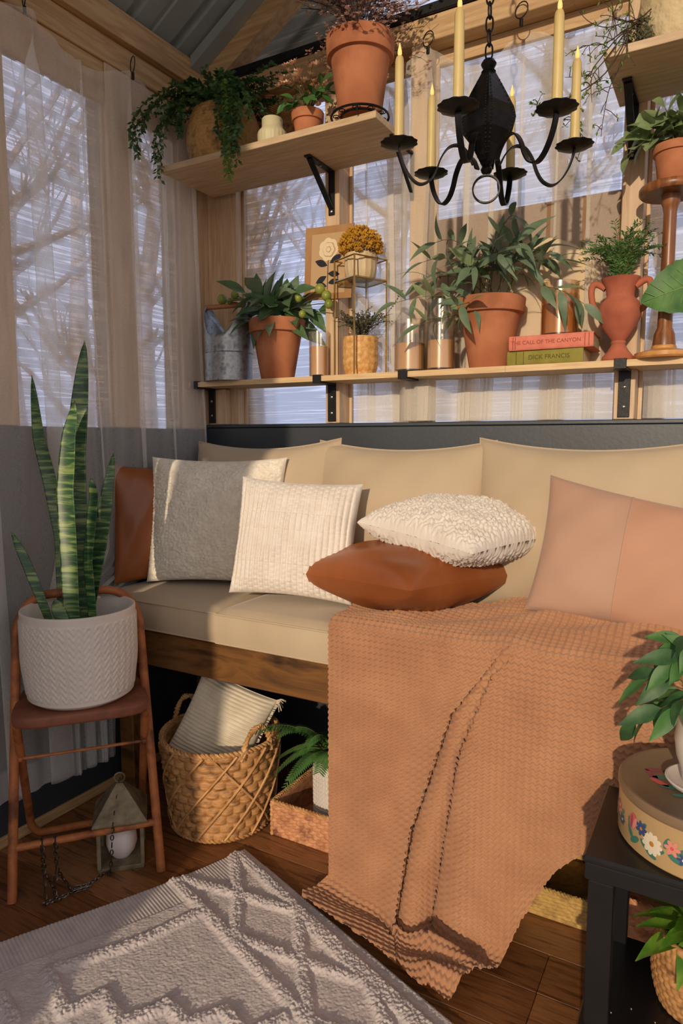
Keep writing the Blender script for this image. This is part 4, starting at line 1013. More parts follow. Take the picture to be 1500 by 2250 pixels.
def rug():
    ns, nt_ = 520, 620; S1, T1 = 1.05, 1.25
    s = np.linspace(0, S1, ns)[None, :]; t = np.linspace(0, T1, nt_)[:, None]
    c = np.array([-1.098, 1.402]); e1 = np.array([.939, -.343]); e2 = np.array([-.415, -.910])
    q = s+0*t; tq = t+0*s                      # q runs along the edge by the blanket, tq away from it
    border = .135
    wx = c[0]+e1[0]*q+e2[0]*tq+.012*np.sin(tq*7)*(1-q/S1); wy = c[1]+e1[1]*q+e2[1]*tq
    H = np.zeros_like(q)
    def seg(a, b, w=.015):
        ax, ay = a; dx, dy = b[0]-ax, b[1]-ay; u = np.clip(((wx-ax)*dx+(wy-ay)*dy)/(dx*dx+dy*dy), 0, 1)
        return np.exp(-(np.hypot(wx-ax-u*dx, wy-ay-u*dy)/w)**4)
    e1x, e1y = e1
    LN = [[(-1.175, 1.205), (-.909, 1.108), (-.638, 1.009), (-.30, .885), (-.05, .794)], [(-1.148, 1.218), (-.837, 1.254), (-.59, 1.150), (-.33, 1.058), (-.1, .98)], [(-1.105, 1.365), (-.990, 1.238), (-.909, 1.120), (-.748, 1.128), (-.590, 1.150), (-.511, 1.079), (-.40, .925), (-.25, .93), (-.1, .98)],
          [(-1.088, 1.368), (-.834, 1.262), (-.461, 1.118), (-.15, 1.005)], [(-.827, 1.256), (-.751, 1.148), (-.644, 1.012), (-.46, 1.03), (-.33, 1.058), (-.22, .90), (-.1, .8)],
          [(-1.184, .85), (-1.088, .991), (-1.028, 1.142)], [(-1.179, .847), (-1.067, .792), (-1.036, .862), (-.955, .828), (-.92, .88), (-.909, .907), (-.843, .891), (-.80, .95), (-.73, .925), (-.69, .99)],
          [(-1.211, .755), (-1.13, .729), (-1.10, .66), (-1.02, .64), (-.98, .72), (-.90, .69), (-.86, .76), (-.78, .73), (-.74, .80), (-.66, .77), (-.62, .84), (-.54, .81), (-.50, .88)], [(-1.18, .60), (-1.0, .55), (-.8, .62), (-.6, .55), (-.4, .62), (-.2, .55)]]
    for l_ in LN:
        for k in range(len(l_)-1): H = np.maximum(H, seg(l_[k], l_[k+1]))
    rs = np.random.RandomState(3); nz = rs.normal(0, 1, q.shape)
    nz2 = (nz+np.roll(nz, 1, 0)+np.roll(nz, 1, 1)+np.roll(nz, (1, 1), (0, 1)))/2
    flat = (q < border-.03)
    rib = .0012*np.sin(tq*2*np.pi/.008)
    z = .007+np.where(flat, rib, .00045*nz2+.003)+H*(.0078+.0011*nz2)
    edge = np.minimum(np.minimum(q, S1-q), np.minimum(tq, T1-tq)); z = np.where(edge < .006, z*.75, z)
    z[0, :] = .001; z[-1, :] = .001; z[:, 0] = .001; z[:, -1] = .001
    wob = .012*np.sin(tq*7)*(1-q/S1)
    x = c[0]+e1[0]*q+e2[0]*tq+wob; y = c[1]+e1[1]*q+e2[1]*tq
    return np.stack([x, y, z], -1)[:, ::-1]
tag(gridmesh('tufted_rug', rug(), 'rug_wool'), 'off-white woven rug with raised tufted lattice lines on the floor', 'rug')

# ================================================================= folding chair with the white pot
CO = Vector((-1.345, 1.088, 0)); CR = R(50)
ch = thing('folding_chair', 'small rusty metal folding chair carrying the white pot', 'chair', CO, CR)
def hoop():
    P = []; hw, tw = .176, .150; zt = .712
    def yz(z): return .205*(z/zt)
    def w(z): return hw+(tw-hw)*z/zt
    for k in range(10): z = .0+(zt-.085)*k/9; P.append((-w(z), yz(z), z))
    for k in range(1, 9): a = math.pi-k*math.pi/16; P.append((-w(zt)+.085+math.cos(a)*.085, yz(zt-.085+math.sin(a)*.085), zt-.085+math.sin(a)*.085))
    Q = [(-x, y, z) for x, y, z in reversed(P)]; return P+Q
MB().tube(hoop(), .0115, 12).build('back_frame', 'rust', ch)
for z, x in ((.628, .152), (.578, .155)): MB().tube([(-x, .205*z/.712, z), (x, .205*z/.712, z)], .0075, 10).build('back_rung', 'rust', ch)
P = []; hw = .150
for k in range(8): f_ = k/7; P.append((-hw, .035+(.262-.035)*f_, .43-(.43-.06)*f_))
for k in range(1, 5): a = k*math.pi/10; P.append((-hw+.04*(1-math.cos(a)), .262+.022*math.sin(a)*.6, .06-.047*math.sin(a)))
MB().tube(P+[(-x, y, z) for x, y, z in reversed(P)], .0105, 12).build('rear_leg_frame', 'rust', ch)
MB().tube([(-.172, .035, .118), (.172, .035, .118)], .0095, 10).build('front_bar', 'rust', ch)
MB().tube([(-.168, .095, .318), (.168, .095, .318)], .0042, 8).build('pivot_rod', 'rust', ch)
for sx in (-1, 1):
    for z, y, x in ((.318, .095, .160),): MB().tube([(sx*(x-.014), y, z), (sx*(x+.012), y, z)], .0085, 10).build('pivot_collar', 'rust', ch)
b = MB(); N_ = 48; rows = []
def outline(k, s_): 
    a = 2*math.pi*k/N_; c, s2 = math.cos(a), math.sin(a); e = .42
    return (math.copysign(abs(c)**e, c)*(.158-.012*math.copysign(abs(s2)**e, s2))*s_, .128+math.copysign(abs(s2)**e, s2)*.135*s_)
for s_, z in ((.93, .428), (.99, .430), (1.0, .436), (1.0, .450), (.985, .456), (.93, .458), (.6, .4565), (.001, .4565)): rows.append([(*outline(k, s_), z) for k in range(N_)])
gridmesh('seat', np.array([rows[0]]+rows)[1:], 'rust_seat', ch, wrap_u=True)
# pot
T = Matrix.Translation(CO) @ Matrix.Rotation(CR, 4, 'Z'); pc = T @ Vector((.0, .118, .459))
sp = thing('snake_plant', 'tall striped snake plant in a white embossed pot on the chair', 'plant', pc, CR)
th = np.linspace(0, 2*np.pi, 300, endpoint=False)[None, :]; zz = np.linspace(0, 1, 120)[:, None]; RP, HP = .140, .232
prof = RP*(.93+.07*smooth(0, .5, zz)); prof = np.where(zz < .03, prof*(.93+.07*zz/.03), prof)
a = th*38/(2*np.pi); zg = zz*13; tri = np.abs(np.mod(a, 1)-.5)*2
emb = np.abs(np.mod(zg+tri*1.1, 1)-.5)*2; m_ = smooth(.06, .10, zz)*(1-smooth(.90, .93, zz))
rr = prof+.0030*smooth(.3, .8, emb)*m_
Xp = np.stack([rr*np.cos(th), rr*np.sin(th), .006+zz*(HP-.006)+0*th], -1)
lip = [np.stack([(RP-d_)*np.cos(th), (RP-d_)*np.sin(th), 0*th+z_], -1) for d_, z_ in ((.001, HP+.002), (.005, HP+.003), (.009, HP+.001), (.0095, HP*.85), (.012, HP*.55), (RP-.001, HP*.53))]
foot = [np.stack([r_*np.cos(th), r_*np.sin(th), 0*th+z_], -1) for r_, z_ in ((.001, .0), (RP*.80, .0), (RP*.83, .004))]
gridmesh('pot', np.concatenate(foot+[Xp]+lip, 0), 'ceramic_white', sp, wrap_u=True)
MB().lathe([(.001, HP*.63), (RP*.91, HP*.62)], 32).build('soil', 'soil', sp)
m, nt, pb, out = nodes('snake_leaf'); pb.inputs['Roughness'].default_value = .4
n1 = noise(nt, mapping(nt, (12, 12, 95)), 1.0, 4, .6, .6); 
nt.links.new(ramp(nt, n1, [(.36, lin((24, 58, 38))), (.5, lin((50, 92, 50))), (.62, lin((128, 146, 84)))]), pb.inputs['Base Color'])
Ti = (Matrix.Translation(pc) @ Matrix.Rotation(CR, 4, 'Z')).inverted()
def blade(pts, wpx, yv, name='leaf'):
    """pts: centre line in sight coordinates, standing at the pot's own depth"""
    d0 = (pc-Vector((0, 0, EYE))).dot(_f)+yv
    C_ = [atd(x, y, d0+.02*k/len(pts)) for k, (x, y) in enumerate(pts)]
    n = 26; X = []
    xs = np.linspace(0, len(C_)-1, n)
    for i, q in enumerate(xs):
        j = min(int(q), len(C_)-2); c = C_[j].lerp(C_[j+1], q-j); d = (C_[min(j+1, len(C_)-1)]-C_[j]).normalized()
        f_ = i/(n-1); w = wpx*d0/FPX/2*(.80+.5*math.sin(f_*2.2)*.45)*(1-f_**5)**.7*(1 if f_ < .97 else .35)
        sd_ = (_r-d*_r.dot(d)).normalized(); nn = sd_.cross(d)
        tw = .5*math.sin(f_*1.5+wpx); sd2 = sd_*math.cos(tw*.6)+nn*math.sin(tw*.6); nn = sd2.cross(d)
        X.append([Ti @ (c+sd2*(w*k)+nn*(-.30*w*(1-k*k)*1.0+ .0)) for k in (-1, -.85, -.5, 0, .5, .85, 1)])
        X[-1] += [Ti @ (c+sd2*(w*k)+nn*(-.30*w*(1-k*k)+.0035*(1-k*k))) for k in (.85, .5, 0, -.5, -.85)]
    gridmesh(name, np.array([[tuple(v) for v in r_] for r_ in X]), 'snake_leaf', sp, wrap_u=True)
blade([(176, 1375), (172, 1200), (166, 1000), (175, 880), (186, 748)], 42, .0)
blade([(158, 1375), (150, 1200), (142, 1080), (150, 960), (165, 880)], 44, -.05)
blade([(140, 1360), (134, 1180), (110, 1060), (84, 960), (70, 824)], 30, .05)
blade([(108, 1362), (84, 1300), (55, 1230), (25, 1168)], 22, -.03)
blade([(190, 1370), (205, 1270), (225, 1150), (250, 993)], 34, .03)
blade([(205, 1372), (192, 1230), (206, 1090), (200, 1050)], 26, -.02)
blade([(140, 1365), (130, 1345), (120, 1318)], 30, -.06)

# ================================================================= lantern with an egg-shaped bulb
lt = thing('lantern', 'weathered metal lantern holding a white egg-shaped bulb under the chair', 'lantern', (-1.362, 1.212, 0), R(45)); w = .054; h = .130
MB().rbox((-w-.003, -w-.003, 0), (w+.003, w+.003, .012), .001).build('base', 'lantern_metal', lt, False)
for sx in (-1, 1):
    for sy in (-1, 1): MB().rbox((sx*w-.005, sy*w-.005, .012), (sx*w+.005, sy*w+.005, h), .001).build('corner_post', 'lantern_metal', lt, False)
b = MB()
for k in range(4): b.rbox((-w, -w-.004, h-.012), (w, -w+.004, h), .001, Matrix.Rotation(k*math.pi/2, 4, 'Z'))
b.build('top_rail', 'lantern_metal', lt, False)
e = w+.014; b = MB(); b.add([(-e, -e, h), (e, -e, h), (e, e, h), (-e, e, h), (-.008, -.008, h+.086), (.008, -.008, h+.086), (.008, .008, h+.086), (-.008, .008, h+.086), (-e, -e, h+.004), (e, -e, h+.004), (e, e, h+.004), (-e, e, h+.004)],
 [(3, 2, 1, 0), (8, 9, 5, 4), (9, 10, 6, 5), (10, 11, 7, 6), (11, 8, 4, 7), (4, 5, 6, 7), (0, 1, 9, 8), (1, 2, 10, 9), (2, 3, 11, 10), (3, 0, 8, 11)]).build('roof', 'lantern_metal', lt, False)
MB().tube([(math.cos(a)*.013, 0, h+.098+math.sin(a)*.013) for a in [i*math.pi/8 for i in range(16)]], .0024, 6, True).build('ring', 'lantern_metal', lt)
MB().lathe([(.001, .0125), (.022, .0125), (.034, .028), (.040, .05), (.038, .074), (.028, .098), (.012, .113), (.001, .116)], 24).build('egg_bulb', 'egg_white', lt)
def chain(P, parent, name, link_l=.014, r=.0016, mat='chain_metal', wl=.55):
    b = MB(); L = sum((P[i+1]-P[i]).length for i in range(len(P)-1)); n = max(2, int(L/(link_l*.78)))
    for k in range(n):
        p, d = pathpt(P, k/(n-1) if n > 1 else 0); up = Vector((0, 0, 1)) if abs(d.z) < .9 else Vector((1, 0, 0))
        s_ = d.cross(up).normalized(); s_ = s_ if k % 2 else d.cross(s_).normalized()
        ring_ = [p+d*(math.cos(a)*link_l/2)+s_*(math.sin(a)*link_l*wl/2) for a in [i*math.pi/4 for i in range(8)]]; b.tube(ring_, r, 4, True)
    return b.build(name, mat, parent)
Tl = (Matrix.Translation(lt.location) @ Matrix.Rotation(R(45), 4, 'Z')).inverted()
P = [Vector((.0, 0, h+.09)), Vector((-.012, -.045, h+.03)), Vector((-.018, -.075, h-.01)), Vector((-.022, -.078, .05)), Vector((-.028, -.085, .01))]
P += [Tl @ at(x, y, z=.004) for x, y in ((235, 1912), (215, 1930), (190, 1945), (165, 1950), (150, 1965), (125, 1975), (100, 1985))]
chain(P, lt, 'chain')
# the loose end hangs over the chair's bar and comes back
barz = .118+.011
B1 = CO+Matrix.Rotation(CR, 3, 'Z') @ Vector((-.105, .035, 0)); B2 = CO+Matrix.Rotation(CR, 3, 'Z') @ Vector((-.075, .035, 0))
f_ = Matrix.Rotation(CR, 3, 'Z') @ Vector((0, -.014, 0))
P = [Tl @ at(100, 1985, z=.004), Tl @ Vector((B1.x+f_.x, B1.y+f_.y, .06)), Tl @ Vector((B1.x+f_.x, B1.y+f_.y, .11)), Tl @ Vector((B1.x, B1.y, barz+.001)), Tl @ Vector((B1.x-f_.x*1.2, B1.y-f_.y*1.2, .10)), Tl @ Vector((B1.x-f_.x*2, B1.y-f_.y*2, .02)), Tl @ at(130, 1975, z=.004)]
chain(P, lt, 'chain')
P = [Tl @ at(120, 1978, z=.004), Tl @ Vector((B2.x+f_.x, B2.y+f_.y, .06)), Tl @ Vector((B2.x+f_.x, B2.y+f_.y, .11)), Tl @ Vector((B2.x, B2.y, barz+.001)), Tl @ Vector((B2.x-f_.x*1.2, B2.y-f_.y*1.2, .10)), Tl @ Vector((B2.x-f_.x*2, B2.y-f_.y*2, .02)), Tl @ at(160, 1960, z=.004), Tl @ at(195, 1950, z=.004)]
chain(P, lt, 'chain')

# ================================================================= baskets under the bench
bc = Vector((-1.262, 1.508, 0)); RT, RB, HB = .168, .140, .262
bk_ = thing('woven_basket', 'large round woven basket with two loop handles under the bench', 'basket', bc, R(-18))
th = np.linspace(0, 2*np.pi, 420, endpoint=False)[None, :]; zz = np.linspace(0, 1, 110)[:, None]
pr_ = RB+(RT-RB)*(zz**.8)
rows_ = 10; col = 26; row = np.floor(zz*rows_); fz = zz*rows_-row
a = th*col/(2*np.pi)+.5*np.mod(row, 2); fa = np.mod(a, 1)
lens = np.sin(np.pi*fa)**.7*np.sin(np.pi*fz)**.8
strand = .35*np.sin(2*np.pi*(fz*4.0+.5*np.sin(np.pi*fa)*np.sign(fz-.5)))
rr = pr_+.0095*lens*(1+strand*.7)
X_ = np.stack([rr*np.cos(th), rr*np.sin(th), .004+zz*HB+0*th], -1)
Xi = np.stack([(pr_[::-1]-.008)*np.cos(th)+0*zz, (pr_[::-1]-.008)*np.sin(th)+0*zz, .010+zz[::-1]*(HB-.008)+0*th], -1)[::4]
wv = gridmesh('weave', np.concatenate([X_, Xi], 0), 'wicker', bk_, wrap_u=True); wv['kind'] = 'stuff'
MB().lathe([(.001, .004), (RB*.99, .004), (RB*.97, .010), (.001, .010)], 40).build('bottom', 'wicker', bk_)
for k in range(12):
    for dr in ((1, -1) if k % 4 == 1 else (1,)):
        P = []
        for i in range(17):
            f_ = i/16; z = .012+f_*(HB-.012); a = 2*math.pi*k/12+dr*f_*1.25; r_ = RB+(RT-RB)*(z/HB)**.8+.0085+(.0012*dr); P.append((r_*math.cos(a), r_*math.sin(a), z))
        MB().tube(P, .0034, 6).build('strand', 'wicker_light', bk_)
def braid(P, r, n, parent, name, mat, turns):
    for q in range(n):
        Q = []
        for i, p in enumerate(P):
            p = Vector(p); t_ = (Vector(P[(i+1) % len(P)])-Vector(P[i-1])).normalized(); s1 = t_.cross(Vector((0, 0, 1))); s1 = s1.normalized() if s1.length > .05 else Vector((1, 0, 0)); s2 = t_.cross(s1); a = 2*math.pi*(q/n+turns*i/len(P)); Q.append(p+(s1*math.cos(a)+s2*math.sin(a))*r*.55)
        MB().tube(Q, r*.62, 5, True).build(name, mat, parent)
braid([((RT+.002)*math.cos(a), (RT+.002)*math.sin(a), HB+.004) for a in np.linspace(0, 2*np.pi, 240, endpoint=False)], .0072, 2, bk_, 'rim', 'wicker_light', 42)
braid([((RB+.006)*math.cos(a), (RB+.006)*math.sin(a), .009) for a in np.linspace(0, 2*np.pi, 220, endpoint=False)], .0066, 2, bk_, 'base_braid', 'wicker', 34)
for a0 in (R(5), R(185)):
    Q = []
    for i in range(22):
        f_ = i/21; a = a0+(f_-.5)*.62*(1+.25*math.sin(math.pi*f_)); r_ = RT+.002; Q.append((r_*math.cos(a), r_*math.sin(a), HB-.02+.085*math.sin(math.pi*f_)**.75))
    b = MB()
    for q in range(2):
        W_ = []
        for i, p in enumerate(Q):
            d = (Vector(Q[min(i+1, 21)])-Vector(Q[max(i-1, 0)])).normalized(); s1 = d.cross(Vector((math.cos(a0), math.sin(a0), 0))).normalized(); s2 = d.cross(s1); w_ = 2*math.pi*(q/2+i*.42); W_.append(Vector(p)+(s1*math.cos(w_)+s2*math.sin(w_))*.0042)
        b.tube(W_, .0058, 6)
    b.build('handle', 'wicker_light', bk_)
# pillow standing in the basket
def rib_d(u, v): return .0022*np.sin(v*75)
tp = pillow('basket_pillow', 'cream ribbed pillow with tassels stuffed in the big basket', .24, .27, .10, (bc.x-.005, bc.y+.010, .276), R(30), R(12), R(25), 'knit_cream', None, False, disp=rib_d, n=120, seed=31, pinch=.06)
for sx in (-1, 1):
    for sz in (1,):
        b = MB()
        for k in range(9):
            d = Vector((sx*rnd(.2, 1), rnd(-.4, .4), rnd(-.6, .6))).normalized(); b.tube([Vector((sx*.117, 0, sz*.134)), Vector((sx*.117, 0, sz*.134))+d*.016, Vector((sx*.117, 0, sz*.134))+d*.03+Vector((0, 0, -.006))], .0012, 4)
        b.build('tassel', 'knit_cream', tp)
b = MB()
for k in range(60):
    v = -1+k/29.5
    if v > 1: break
    b.tube([(.1175*(1-.06*(1-v*v)), 0, .135*v), (.1175*(1-.06*(1-v*v))+.011, rnd(-.005, .005), .135*v+rnd(-.004, .004))], .0022, 4)
b.build('fringe', 'knit_cream', tp)

def wicker_box(name, label, x0, x1, y0, y1, h, mat, rim_mat, pitch=.013, rowh=.0125, amp=.0065, thick=.009):
    t = thing(name, label, 'basket', ((x0+x1)/2, (y0+y1)/2, 0), 0, 'low rectangular baskets under the bench')
    w, d = (x1-x0)/2, (y1-y0)/2
    per = 4*(w+d); n = int(per/.0030); P = []
    s_ = np.linspace(0, per, n, endpoint=False)
    xs = np.zeros(n); ys = np.zeros(n); nx = np.zeros(n); ny = np.zeros(n)
    for i, q in enumerate(s_):
        if q < 2*w: xs[i], ys[i], nx[i], ny[i] = -w+q, -d, 0, -1
        elif q < 2*w+2*d: xs[i], ys[i], nx[i], ny[i] = w, -d+(q-2*w), 1, 0
        elif q < 4*w+2*d: xs[i], ys[i], nx[i], ny[i] = w-(q-2*w-2*d), d, 0, 1
        else: xs[i], ys[i], nx[i], ny[i] = -w, d-(q-4*w-2*d), -1, 0
    nz = max(12, int(h/rowh*6)); zz = np.linspace(0, h, nz)[:, None]
    row = np.floor(zz/rowh); fz = zz/rowh-row; a = s_[None, :]/(pitch*2)+.5*np.mod(row, 2); bump_ = amp*(np.abs(np.sin(np.pi*a))**.9)*np.sin(np.pi*fz)**.8
    X_ = np.stack([xs[None]+nx[None]*bump_, ys[None]+ny[None]*bump_, .002+zz+0*s_[None]], -1)
    Xi = np.stack([xs[None]-nx[None]*thick-np.sign(xs)[None]*thick*(nx[None] == 0)*(np.abs(xs[None]) > w-thick)+0*zz, ys[None]-ny[None]*thick-np.sign(ys)[None]*thick*(ny[None] == 0)*(np.abs(ys[None]) > d-thick)+0*zz, .006+zz[::-1]*.98+0*s_[None]], -1)[::5]
    o_ = gridmesh('weave', np.concatenate([X_, Xi], 0), mat, t, wrap_u=True); o_['kind'] = 'stuff'
    MB().box((-w+.002, -d+.002, .002), (w-.002, d-.002, .006)).build('bottom', mat, t, False)
    c = .006; cor = [(-w, -d), (w, -d), (w, d), (-w, d)]
    ring_ = []
    for k in range(4):
        (ax, ay), (bx_, by_) = cor[k], cor[(k+1) % 4]
        for q in range(60): ring_.append((ax+(bx_-ax)*q/60, ay+(by_-ay)*q/60, h+.004))
    braid(ring_, .0062, 2, t, 'rim', rim_mat, int(per/.02)); 
    for ax, ay in cor:
        T_ = [(ax*1.01, ay*1.01, .003+h*i/20) for i in range(21)]; MB().tube(T_, [.0052+.0015*math.sin(i*2.2) for i in range(21)], 6).build('corner_braid', rim_mat, t)
    return t
wicker_box('wicker_box', 'low rectangular wicker box holding the fern beside the big basket', -1.073, -.76, 1.500, 1.76, .098, 'wicker_pink', 'wicker_light')
wicker_box('seagrass_box', 'low seagrass box on the floor past the blanket hem', -.405, -.222, 1.535, 1.80, .068, 'seagrass', 'seagrass', .011, .009, .0035)
wicker_box('wicker_box', 'wicker box behind the black table leg beside the seagrass box', -.196, .10, 1.535, 1.80, .105, 'wicker_pink', 'wicker_pink')
# fern in a white lattice pot
fc = Vector((-.928, 1.615, .0065)); t = thing('potted_fern', 'green fern in a white lattice pot inside the wicker box', 'plant', fc)
RF, HF = .070, .225
MB().lathe([(.001, 0), (RF*.9, 0), (RF*.94, .004), (RF*.97, HF), (RF*.93, HF), (RF*.90, .01), (.001, .01)], 40).build('liner', 'ceramic_white', t)
b = MB()
for k in range(44):
    a = 2*math.pi*k/44; b.tube([((RF*(.955+.03*q))*math.cos(a), (RF*(.955+.03*q))*math.sin(a), .004+HF*q*.99) for q in (0, .5, 1)], .0016, 4)
for k in range(18):
    z = .006+k*HF/18; r_ = RF*(.955+.03*z/HF)+.0005; b.tube([(r_*math.cos(a), r_*math.sin(a), z) for a in np.linspace(0, 2*np.pi, 40, endpoint=False)], .0015, 4, True)
o_ = b.build('lattice', 'ceramic_white', t); o_['kind'] = 'stuff'
MB().lathe([(.001, HF-.012), (RF*.92, HF-.014)], 24).build('soil', 'soil', t)
def frond(parent, P, Lp, n=26, mat='leaf_fern', wdt=.26):
    b = MB(); b.cur = 0; b.tube(P, [.0014*(1-.7*i/(len(P)-1)) for i in range(len(P))], 5); b.cur = 1
    for k in range(n):
        t_ = .12+.88*k/(n-1); p, d = pathpt(P, t_); s_ = d.cross(Vector((0, 0, 1))); s_ = s_.normalized() if s_.length > .1 else Vector((1, 0, 0))
        l = Lp*math.sin(math.pi*min(1, (.25+.75*(1-t_))*.62+.08))*1.0
        for q in (-1, 1):
            dd = (s_*q+d*.45+Vector((0, 0, -.22))).normalized(); u = d*l*wdt*.5; e = p+dd*l
            b.add([p-u*.6, p+u*.6, p+dd*l*.6+u*.8, e, p+dd*l*.6-u*.8], [(0, 1, 2, 3, 4)])
    b.build('frond', ['stem', mat], parent, False)
for e in ((-.20, -.05, .16), (-.13, -.10, .29), (-.19, -.15, .30), (-.10, .02, .24), (-.06, -.15, .20), (.02, -.13, .23), (-.09, -.13, .16), (.09, -.06, .25), (.0, .08, .27), (.1, -.11, .18), (-.15, -.09, .17), (-.05, -.08, .27), (.06, .03, .26)):
    frond(t, bez((e[0]*.1, e[1]*.1, HF-.01), (e[0]*.45, e[1]*.45, max(e[2], HF)+.06), e, 12), .034)

# ================================================================= black side table at the right
TX, TY, TZ = -.173, 1.096, .451
tb = thing('side_table', 'black side table with a lower shelf at the frame edge', 'table', (TX+.22, TY+.135, 0)); o = tb.location
def tpart(name, a, b, r=.002): return MB().rbox((a[0]-o.x, a[1]-o.y, a[2]), (b[0]-o.x, b[1]-o.y, b[2]), r).build(name, 'black_paint', tb, False)
TX1, TY1 = TX+.43, TY+.262
tpart('tabletop', (TX, TY, TZ-.012), (TX1, TY1, TZ), .004); tpart('apron', (TX+.004, TY+.004, TZ-.042), (TX1-.004, TY+.022, TZ-.0125)); tpart('apron', (TX+.004, TY1-.022, TZ-.042), (TX1-.004, TY1-.004, TZ-.0125)); tpart('apron', (TX+.004, TY+.0225, TZ-.042), (TX+.022, TY1-.0225, TZ-.0125))
for x in (TX+.010, TX1-.05):
    for y in (TY+.006, TY1-.026): tpart('leg', (x, y, .0), (x+.040, y+.020, TZ-.0425))
tpart('lower_shelf', (TX, TY-.004, .133), (TX1, TY1, .151), .003)
for x, y in ((-.125, 1.15), (-.096, 1.175), (-.058, 1.165)): MB().ball((x-o.x, y-o.y, .1515), .002, 8, 5).build('screw_cap', 'screw_metal', tb)
# floral tin
KT = .956; tc = Vector((.008*KT, 1.300*KT, TZ+.0005)); RTN, HTN = .152, .098
tn = thing('floral_tin', 'round cream tin painted with garden flowers on the black table', 'tin', tc); tn.scale = (KT,)*3
MB().lathe([(.001, 0), (RTN-.004, 0), (RTN, .004), (RTN, HTN-.014), (.001, HTN-.014)], 72).build('body', 'tin_cream', tn)
MB().lathe([(RTN+.001, HTN-.016), (RTN+.0028, HTN-.012), (RTN+.0028, HTN-.003), (RTN, HTN+.001), (RTN-.006, HTN+.001), (RTN-.009, HTN-.0015), (.001, HTN-.0015)], 72).build('lid', 'tin_lid', tn)
def on_side(a0, z0, pts, mat, name, lift=.0005):
    r_ = RTN+lift; vs = [(r_*math.cos(a0+x/RTN), r_*math.sin(a0+x/RTN), z0+y) for x, y in pts]; n = len(vs)
    cx = sum(p_[0] for p_ in pts)/n; cy = sum(p_[1] for p_ in pts)/n
    vs.append(((r_+.0002)*math.cos(a0+cx/RTN), (r_+.0002)*math.sin(a0+cx/RTN), z0+cy)); MB().add(vs, [(i, (i+1) % n, n) for i in range(n)]).build(name, mat, tn, False)
def ell(cx, cy, a, b, rot, n=12): return [(cx+math.cos(t_)*a*math.cos(rot)-math.sin(t_)*b*math.sin(rot), cy+math.cos(t_)*a*math.sin(rot)+math.sin(t_)*b*math.cos(rot)) for t_ in [2*math.pi*i/n for i in range(n)]]
A0 = math.atan2(-1.30, -.008)            # towards the room's middle
def flower(a, z, r, n, mp, mc):
    for k in range(n): t_ = 2*math.pi*k/n; on_side(a, z, ell(math.cos(t_)*r*.6, math.sin(t_)*r*.6, r*.45, r*.26, t_, 9), mp, 'painted_petal', .0006)
    on_side(a, z, ell(0, 0, r*.24, r*.24, 0, 9), mc, 'painted_petal', .0009)
for da, seq in ((-.62, 0), (.28, 1), (1.2, 2), (-1.5, 3)):
    a = A0+da
    for k, (dx, dz, rot, L) in enumerate(((-.30, .030, 2.2, .012), (-.22, .022, .6, .013), (-.06, .026, 2.6, .012), (.10, .030, .3, .013), (.2, .05, 1.2, .011), (-.33, .045, 1.7, .010), (-.1, .055, .8, .011), (.30, .030, -.3, .013), (.36, .045, .7, .011), (.02, .018, -.4, .012))): on_side(a+dx, dz, ell(0, 0, L, L*.42, rot), 'paint_teal', 'painted_leaf', .0004)
    on_side(a-.26, .052, ell(0, 0, .015, .010, 1.35), 'paint_pink', 'painted_petal', .0006); on_side(a-.24, .050, ell(.002, 0, .012, .004, 1.2), 'paint_rose', 'painted_petal', .0008); on_side(a-.28, .051, ell(0, 0, .012, .003, 1.5), 'paint_plum', 'painted_petal', .0008)
    flower(a-.12, .050, .013, 7, 'paint_blue', 'paint_gold'); flower(a+.03, .036, .019, 11, 'paint_white', 'paint_gold'); flower(a+.26, .046, .013, 6, 'paint_rose', 'paint_pink'); flower(a+.38, .034, .010, 6, 'paint_blue', 'paint_white')
for k, (x, y, rot, mt) in enumerate(((-.095, .02, .3, 'paint_plum'), (-.08, -.005, .2, 'paint_teal'), (-.085, -.025, 2.6, 'paint_pink'), (-.065, -.035, .1, 'paint_teal'), (-.07, .03, .9, 'paint_teal'), (-.045, -.055, .4, 'paint_teal'), (-.10, .0, 2.2, 'paint_plum'))):
    pts = ell(x, y, .019, .0065, rot); MB().add([(px_, py_, HTN-.0009) for px_, py_ in pts], [tuple(range(len(pts)))]).build('painted_leaf', mt, tn, False)
# white pot on a saucer, standing on the tin
wp = thing('potted_plant', 'white footed pot and saucer of drooping green leaves on the floral tin', 'plant', (-.004, 1.290*KT, TZ+.0005+(HTN-.0008)*KT)); wp.scale = (KT,)*3
MB().lathe([(.001, 0), (.050, 0), (.062, .008), (.066, .014), (.063, .015), (.050, .008), (.001, .008)], 40).build('saucer', 'ceramic_white', wp)
MB().lathe([(.001, .0082), (.036, .0082), (.039, .012), (.041, .03), (.050, .055), (.054, .085), (.051, .112), (.053, .128), (.057, .134), (.053, .136), (.049, .128), (.048, .09), (.001, .09)], 40).build('pot', 'ceramic_white', wp)
MB().lathe([(.001, .120), (.047, .116)], 24).build('soil', 'soil', wp)
vl = [leaf_mesh('vine_leaf', L, W, mt, curl=c, fold=.2, shape=.72) for L, W, c, mt in ((.085, .032, .35, 'leaf_trail'), (.075, .032, .6, 'leaf_trail'), (.08, .030, .2, 'leaf_fern'))]
for e in ((-.115, -.02, .10), (-.10, -.04, .19), (-.06, -.05, .23), (-.03, -.05, .27), (-.085, .02, .15), (-.05, -.07, .16), (-.02, .03, .24), (.03, -.05, .25), (-.09, -.05, .13), (.08, -.03, .18), (.06, .05, .2), (-.06, .0, .25)):
    leafy_stem(wp, bez((e[0]*.1, e[1]*.1, .115), (e[0]*.5, e[1]*.5, max(e[2], .13)+.05), e, 8), vl, 4, .7, 1.0, t0=.45, out=.55, droop=.35)
